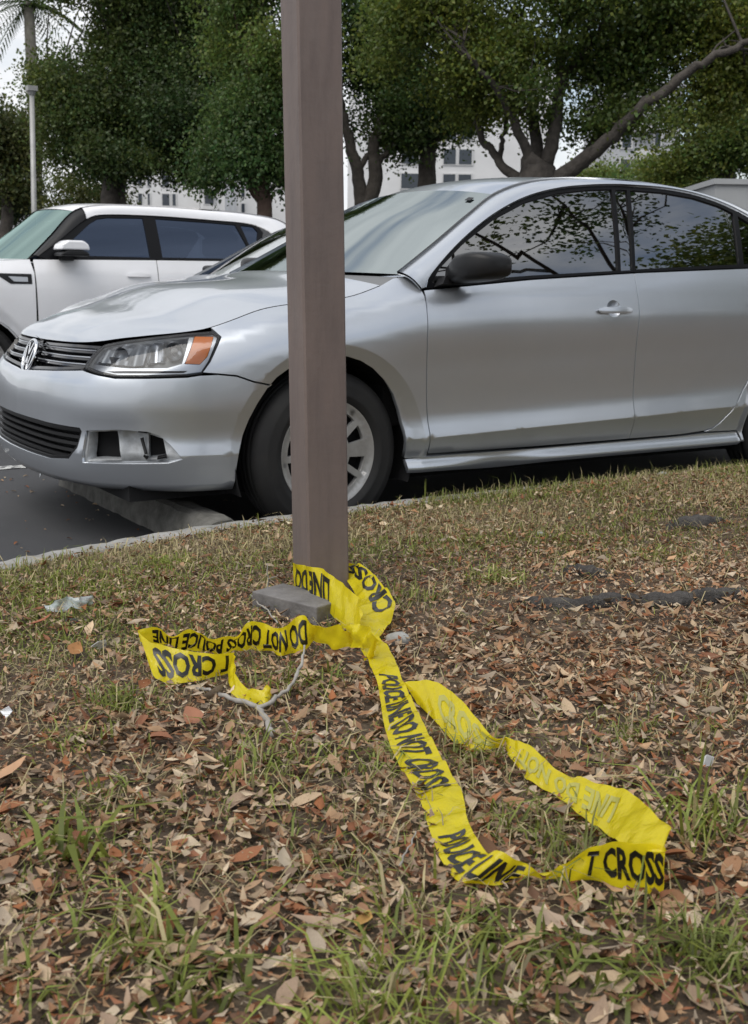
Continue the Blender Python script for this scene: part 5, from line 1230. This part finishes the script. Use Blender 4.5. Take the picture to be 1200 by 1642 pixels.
def rot(N, tilt, rg):
    a = rg.uniform(0, 2*math.pi, N); t1 = rg.normal(0, tilt, N); t2 = rg.normal(0, tilt, N)
    ca, sa, c1, s1_, c2, s2__ = np.cos(a), np.sin(a), np.cos(t1), np.sin(t1), np.cos(t2), np.sin(t2); z = np.zeros(N); o = np.ones(N)
    Rz = np.stack([ca, -sa, z, sa, ca, z, z, z, o], 1).reshape(N, 3, 3); Rx = np.stack([o, z, z, z, c1, -s1_, z, s1_, c1], 1).reshape(N, 3, 3); Ry = np.stack([c2, z, s2__, z, o, z, -s2__, z, c2], 1).reshape(N, 3, 3)
    return Rz @ Rx @ Ry
def pixel(P):
    c = P-CAM; return 600+FPX*(c @ RT)/(c @ FW), 821+FPX*(c @ DN)/(c @ FW)
_pf = rl.uniform(.8, 4.2, (9, 2)); _pp = rl.uniform(0, 6.28, (9, 2))
def patch(x, y, k=0):
    v = 0
    for (a, b), (p, q_) in zip(np.roll(_pf, k, 0), np.roll(_pp, 2*k, 0)): v = v+np.sin(a*x+1.3*b*y+p)*np.sin(b*x*.7-a*y+q_)
    return v/3
def spots(n, rg, x0=-3.4, x1=4.4, y0=-4.4):
    x_ = rg.uniform(x0, x1, n); y_ = rg.uniform(y0, -1.0, n); k = y_ < ykerb(x_)-.06; return x_[k], y_[k]
# how leafy / grassy each place is: leaves thick in the foreground, dry grass towards the kerb
def leafy(x, y): return np.clip(.80+.45*patch(x, y), .42, 1)-.30*sst((1.1-(ykerb(x)-y))/.9)
xl, yl = spots(230000, rl); U, Vp = pixel(np.stack([xl, yl, xl*0+.15], 1)); k = ((U > -250) & (U < 1450) & (Vp < 1850) & (Vp > 0)) | (rl.random(len(xl)) < .5); xl, yl = xl[k], yl[k]; k = rl.random(len(xl)) < leafy(xl, yl); xl, yl = xl[k], yl[k]; N = len(xl)
size = np.clip(rl.lognormal(math.log(.0165), .50, N), .007, .056)*np.where(ykerb(xl)-yl < 1.3, .8, 1.0); Rm = rot(N, .34, rl); zl = zg(xl, yl)+rl.uniform(.002, .020, N)
ci = rl.choice(9, N, p=PW/PW.sum()); cl = PAL[ci]*rl.uniform(.65, 1.3, N)[:, None]*np.clip(1+.22*patch(xl, yl, 3), .6, 1.5)[:, None]
depth = (np.stack([xl, yl, zl], 1)-CAM) @ FW; U, Vp = pixel(np.stack([xl, yl, zl], 1)); vis = (U > -20) & (U < 1220) & (Vp < 1660) & (depth > .5)
app = np.where(vis, size/np.maximum(depth, .5), 0); big = np.argsort(-app)[:288]; isbig = np.zeros(N, bool); isbig[big] = True
VV, FF, CC = [], [], []; off = 0
sid = rl.integers(0, 12, N)
for q_ in range(12):
    sel = (sid == q_) & ~isbig
    V0, F0 = low[q_]; n_ = sel.sum(); P = (V0[None]*size[sel][:, None, None]) @ np.swapaxes(Rm[sel], 1, 2)+np.stack([xl, yl, zl], 1)[sel][:, None]
    VV.append(P.reshape(-1, 3)); FF.append((F0[None]+(np.arange(n_)*len(V0))[:, None, None]).reshape(-1, 4)+off); off += n_*len(V0); CC.append(np.clip(np.repeat(cl[sel], len(V0), axis=0)*rl.uniform(.72, 1.22, (n_*len(V0), 1)), .01, .7))
tag(mk('leaf_litter', np.vstack(VV), np.vstack(FF), LITTER, verge, False, None, np.vstack(CC)), kind='stuff')
xc_, yc_ = spots(90000, rl); U, Vp = pixel(np.stack([xc_, yc_, xc_*0+.15], 1)); k = (U > -200) & (U < 1400) & (Vp < 1850) & (Vp > 0); xc_, yc_ = xc_[k], yc_[k]; n_ = len(xc_)
V0 = np.array([(-.5, -.3, 0), (.5, -.22, .12), (.42, .3, .0), (-.38, .24, .16)]); szc = np.clip(rl.lognormal(math.log(.0065), .5, n_), .002, .02)
P = (V0[None]*szc[:, None, None]*np.stack([np.ones(n_), rl.uniform(.15, 1, n_), np.ones(n_)], 1)[:, None]) @ np.swapaxes(rot(n_, .5, rl), 1, 2)+np.stack([xc_, yc_, zg(xc_, yc_)+rl.uniform(.003, .022, n_)], 1)[:, None]
tag(mk('crumbled_litter', P.reshape(-1, 3), np.arange(4*n_).reshape(-1, 4), LITTER, verge, False, None, np.repeat(PAL[rl.choice(9, n_, p=PW/PW.sum())]*rl.uniform(.5, 1.3, (n_, 1)), 4, axis=0)), kind='stuff')
lm = []
for j in range(9):
    mm = noisy('fallen_leaf_%d' % j, [(.3, tuple(PAL[j]*.75)), (.7, tuple(PAL[j]*1.15))], 40, .85, .3, .003); lm.append(mm)
lmesh = {}
for i in big:
    key = (int(sid[i]), int(ci[i]))
    if key not in lmesh:
        V0, F0 = shapes[key[0]]; o = mk('dead_leaf', V0, F0, lm[key[1]], verge, False); lmesh[key] = o.data
    else:
        o = bpy.data.objects.new('dead_leaf', lmesh[key]); COL.objects.link(o); o.parent = verge
    M4 = Matrix([[*(Rm[i][r_]*size[i]), (xl[i], yl[i], zl[i])[r_]] for r_ in range(3)]+[[0, 0, 0, 1]]); o.matrix_local = M4
# a few leaves that stand out
for (u, v, L, W_, col, lb, a) in ((10, 1244, .085, .05, (.46,.27,.15), 'large tan leaf cut by the left edge of the picture', .3), (455, 1380, .042, .022, (.40,.33,.24), 'pale leaf in the middle foreground', 1.2), (510, 1482, .075, .032, (.40,.28,.19), 'long light brown leaf in the lower middle', 2.9), (66, 997, .06, .03, (.30,.095,.040), 'rust-red leaf beside the black scrap', .2), (120, 1042, .05, .035, (.36,.17,.06), 'orange-brown leaf below the black scrap', .9), (310, 1150, .055, .034, (.30,.13,.07), 'reddish leaf under the left tape tail', 1.6), (585, 1476, .03, .026, (.45,.26,.08), 'small orange leaf in the lower middle', .5), (880, 1475, .05, .03, (.38,.28,.20), 'light brown leaf below the tape bend', 2.0)):
    V0, F0 = leaf_shape(rl, L, W_, .5, .25); c = gp(u, v, .018); mm = noisy('leaf_tone', [(.3, tuple(np.array(col)*.8)), (.7, col)], 30, .8, .3, .003)
    o = mk('fallen_leaf', V0, F0, mm, None, True); o.location = tuple(c); o.rotation_euler = (rl.normal(0, .2), -.25, a); tag(o, lb, 'leaf', 'leaves that stand out')

# ---------------------------------------------------------------- grass
GRASS = leafmat('grass', .3)
def blades(x, y, z, h, w, lean, col, rg):
    N = len(x); a = rg.uniform(0, 6.28, N); d = np.stack([np.cos(a), np.sin(a), np.zeros(N)], 1); s_ = np.stack([-np.sin(a), np.cos(a), np.zeros(N)], 1)
    P0 = np.stack([x, y, z], 1); up = np.array([0, 0, 1.])
    P1 = P0+d*(lean*h*.35)[:, None]+up*(h*.6)[:, None]; P2 = P0+d*(lean*h)[:, None]+up*(h*np.clip(1-.35*lean, .12, 1))[:, None]
    V = np.stack([P0-s_*w[:, None], P0+s_*w[:, None], P1+s_*w[:, None]*.8, P1-s_*w[:, None]*.8, P2], 1).reshape(-1, 3); b = np.arange(N)*5
    F4 = np.stack([b, b+1, b+2, b+3], 1); F3 = np.stack([b+3, b+2, b+4], 1)
    return V, F4, F3, np.repeat(col, 5, axis=0)
def grass_obj(name, parts, parent=None):
    V = np.vstack([p[0] for p in parts]); o_ = np.cumsum([0]+[len(p[0]) for p in parts[:-1]])
    F4 = np.vstack([p[1]+k for p, k in zip(parts, o_)]); F3 = np.vstack([p[2]+k for p, k in zip(parts, o_)]); C = np.vstack([p[3] for p in parts])
    # quads + tips: tips as degenerate-free quads (repeat avoided by splitting the tip)
    me = bpy.data.meshes.new(name); n4, n3 = len(F4), len(F3)
    me.vertices.add(len(V)); me.vertices.foreach_set('co', V.astype(np.float32).ravel())
    me.loops.add(n4*4+n3*3); me.loops.foreach_set('vertex_index', np.r_[F4.ravel(), F3.ravel()].astype(np.int32))
    me.polygons.add(n4+n3); me.polygons.foreach_set('loop_start', np.r_[np.arange(n4)*4, n4*4+np.arange(n3)*3].astype(np.int32)); me.update(calc_edges=True)
    ca = me.color_attributes.new('col', 'FLOAT_COLOR', 'POINT'); c = np.ones((len(V), 4), np.float32); c[:, :3] = C; ca.data.foreach_set('color', c.ravel())
    me.materials.append(GRASS); o = bpy.data.objects.new(name, me); COL.objects.link(o); o.parent = parent; return o
def gcol(N, rg, green):
    """mix of straw and green"""
    g = (rg.random(N) < green)[:, None]; straw = np.array([.40, .34, .185])*rg.uniform(.55, 1.3, (N, 1)); gr = np.array([.16, .20, .045])*rg.uniform(.6, 1.5, (N, 1))*np.array([1, 1, 1])+rg.uniform(0, .05, (N, 1))*np.array([1, .6, 0])
    return np.where(g, gr, straw)
rg = np.random.default_rng(9)
xg_, yg_ = spots(300000, rg); U, Vp = pixel(np.stack([xg_, yg_, xg_*0+.15], 1)); k = ((U > -250) & (U < 1450) & (Vp < 1850) & (Vp > 0)) | (rg.random(len(xg_)) < .5); xg_, yg_ = xg_[k], yg_[k]; tk = ykerb(xg_)-yg_
pr_ = np.clip(.06+.80*sst((1.6-tk)/1.3)+.50*patch(xg_, yg_, 2), .02, 1); k = rg.random(len(xg_)) < pr_; xg_, yg_ = xg_[k], yg_[k]; N = len(xg_)
green = np.clip(.55+.6*patch(xg_, yg_, 5), .12, .95); h = rg.lognormal(math.log(.022), .42, N); h = np.clip(h, .008, .06)
p1 = blades(xg_, yg_, zg(xg_, yg_)-.002, h, rg.uniform(.0007, .0015, N)*(1+.5*sst((1.5-(ykerb(xg_)-yg_))/1.2)), np.abs(rg.normal(.9, .6, N)), gcol(N, rg, green), rg)
# straw lying flat
xs_, ys_ = spots(9000, rg); N = len(xs_); p2 = blades(xs_, ys_, zg(xs_, ys_)+.010, rg.uniform(.02, .06, N), rg.uniform(.0006, .0013, N), rg.uniform(1.6, 2.6, N), gcol(N, rg, .08)*1.1, rg)
# taller fringe along the kerb where the car stands
xs_ = rg.uniform(.3, 4.2, 5200); ys_ = ykerb(xs_)-np.abs(rg.normal(.02, .06, 5200))-.0; N = 5200; p3 = blades(xs_, ys_, np.maximum(zg(xs_, ys_), .148), np.clip(rg.lognormal(math.log(.024), .5, N), .01, .09), rg.uniform(.0008, .0016, N), np.abs(rg.normal(.6, .4, N)), gcol(N, rg, .55), rg)
tag(grass_obj('thin_grass', [p1, p2, p3], verge), kind='stuff')
def tuft(u, v, n, hh, spread, lb, green=.92, wide=.0022, tone=1.0, seed=0):
    rg = np.random.default_rng(100+seed); c = gp(u, v, 0); x_ = c[0]+rg.normal(0, spread, n); y_ = c[1]+rg.normal(0, spread, n)
    p = blades(x_-c[0], y_-c[1], np.full(n, -.006), np.clip(rg.normal(hh*.82, hh*.27, n), .012, .3), np.full(n, wide)*rg.uniform(.6, 1.3, n), np.abs(rg.normal(1.0, .5, n)), gcol(n, rg, green)*tone, rg)
    o = grass_obj('grass_tuft', [p]); o.location = tuple(c); tag(o, lb, 'grass tuft', 'grass tufts in the leaf litter')
for i, a in enumerate(((120, 1372, 26, .085, .022, 'broad-bladed green weed at the left among brown leaves', .98, .0055, 1.0), (620, 1625, 150, .085, .055, 'big bright grass tuft at the bottom middle', .95, .0022, 1.25), (480, 1105, 80, .07, .045, 'green tuft beside the forked twig', .9, .0020, .9), (195, 1135, 150, .05, .034, 'green tuft below the left tape tail', .9, .0022, .9), (110, 1195, 60, .045, .035, 'small green tuft near the left edge under the tape tail', .9, .0022, 1.1), (430, 1225, 110, .055, .055, 'loose green tuft below the forked twig', .85, .0022, 1.0), (850, 1335, 70, .065, .035, 'fine grass tuft inside the tape loop', .9, .0018, .9), (1130, 1330, 70, .10, .045, 'tall green tuft right of the tape fold', .9, .0025, 1.0), (1120, 1540, 220, .06, .046, 'dark grass patch at the lower right', .95, .0020, .75), (880, 1560, 110, .06, .055, 'dark weedy tuft at the lower right of the middle', .95, .0030, .7), (225, 1520, 60, .085, .035, 'spiky yellow-green tuft at the lower left', .8, .0028, 1.1), (330, 1590, 60, .06, .04, 'leafy dark tuft near the bottom left', .95, .0040, .75), (770, 1215, 60, .06, .035, 'fine tuft between the two tape runs', .85, .0018, .9), (930, 1395, 60, .07, .03, 'fine green stalks in front of the lettered tape fold', .9, .0018, .8), (600, 1225, 50, .05, .04, 'small tuft left of the tape lettering', .8, .0020, 1.0), (1060, 895, 90, .05, .05, 'green patch above the long root', .9, .0018, 1.2), (800, 930, 200, .045, .046, 'green patch between post and long root', .85, .0018, 1.2), (660, 960, 80, .05, .05, 'green patch right of the tape loop', .85, .0018, 1.0), (270, 905, 260, .035, .028, 'green grass patch behind the left tape tail', .9, .0018, 1.3), (10, 1610, 60, .06, .05, 'grass tuft in the bottom left corner', .9, .0022, 1.0), (540, 1400, 60, .04, .05, 'sparse tuft left of the lower tape bend', .8, .0020, 1.0), (1010, 1180, 110, .04, .028, 'sparse olive tuft right of the back tape run', .7, .0018, .9), (180, 1290, 70, .04, .034, 'low olive tuft above the broad-bladed weed', .8, .0020, .9), (690, 1500, 70, .06, .045, 'sparse green tuft below the tape bend', .85, .0022, 1.0))):
    tuft(*a[:5], a[5], a[6], a[7], a[8], i)
# bits of litter on the asphalt
ra = np.random.default_rng(31); n = 220; x_ = ra.uniform(-2.2, .2, n); y_ = ra.uniform(-1.1, 1.2, n); kk_ = y_ > ykerb(x_)+.1; x_, y_ = x_[kk_], y_[kk_]; n = len(x_)
Rm2 = rot(n, .15, ra); sz = ra.uniform(.008, .03, n); V0, F0 = shapes[2]; P = (V0[None]*sz[:, None, None]) @ np.swapaxes(Rm2, 1, 2)+np.stack([x_, y_, np.full(n, .006)], 1)[:, None]
tag(mk('leaf_scatter', P.reshape(-1, 3), (F0[None]+(np.arange(n)*len(V0))[:, None, None]).reshape(-1, 4), LITTER, lot, False, None, np.repeat(PAL[ra.integers(0, 9, n)], len(V0), axis=0)), kind='stuff')
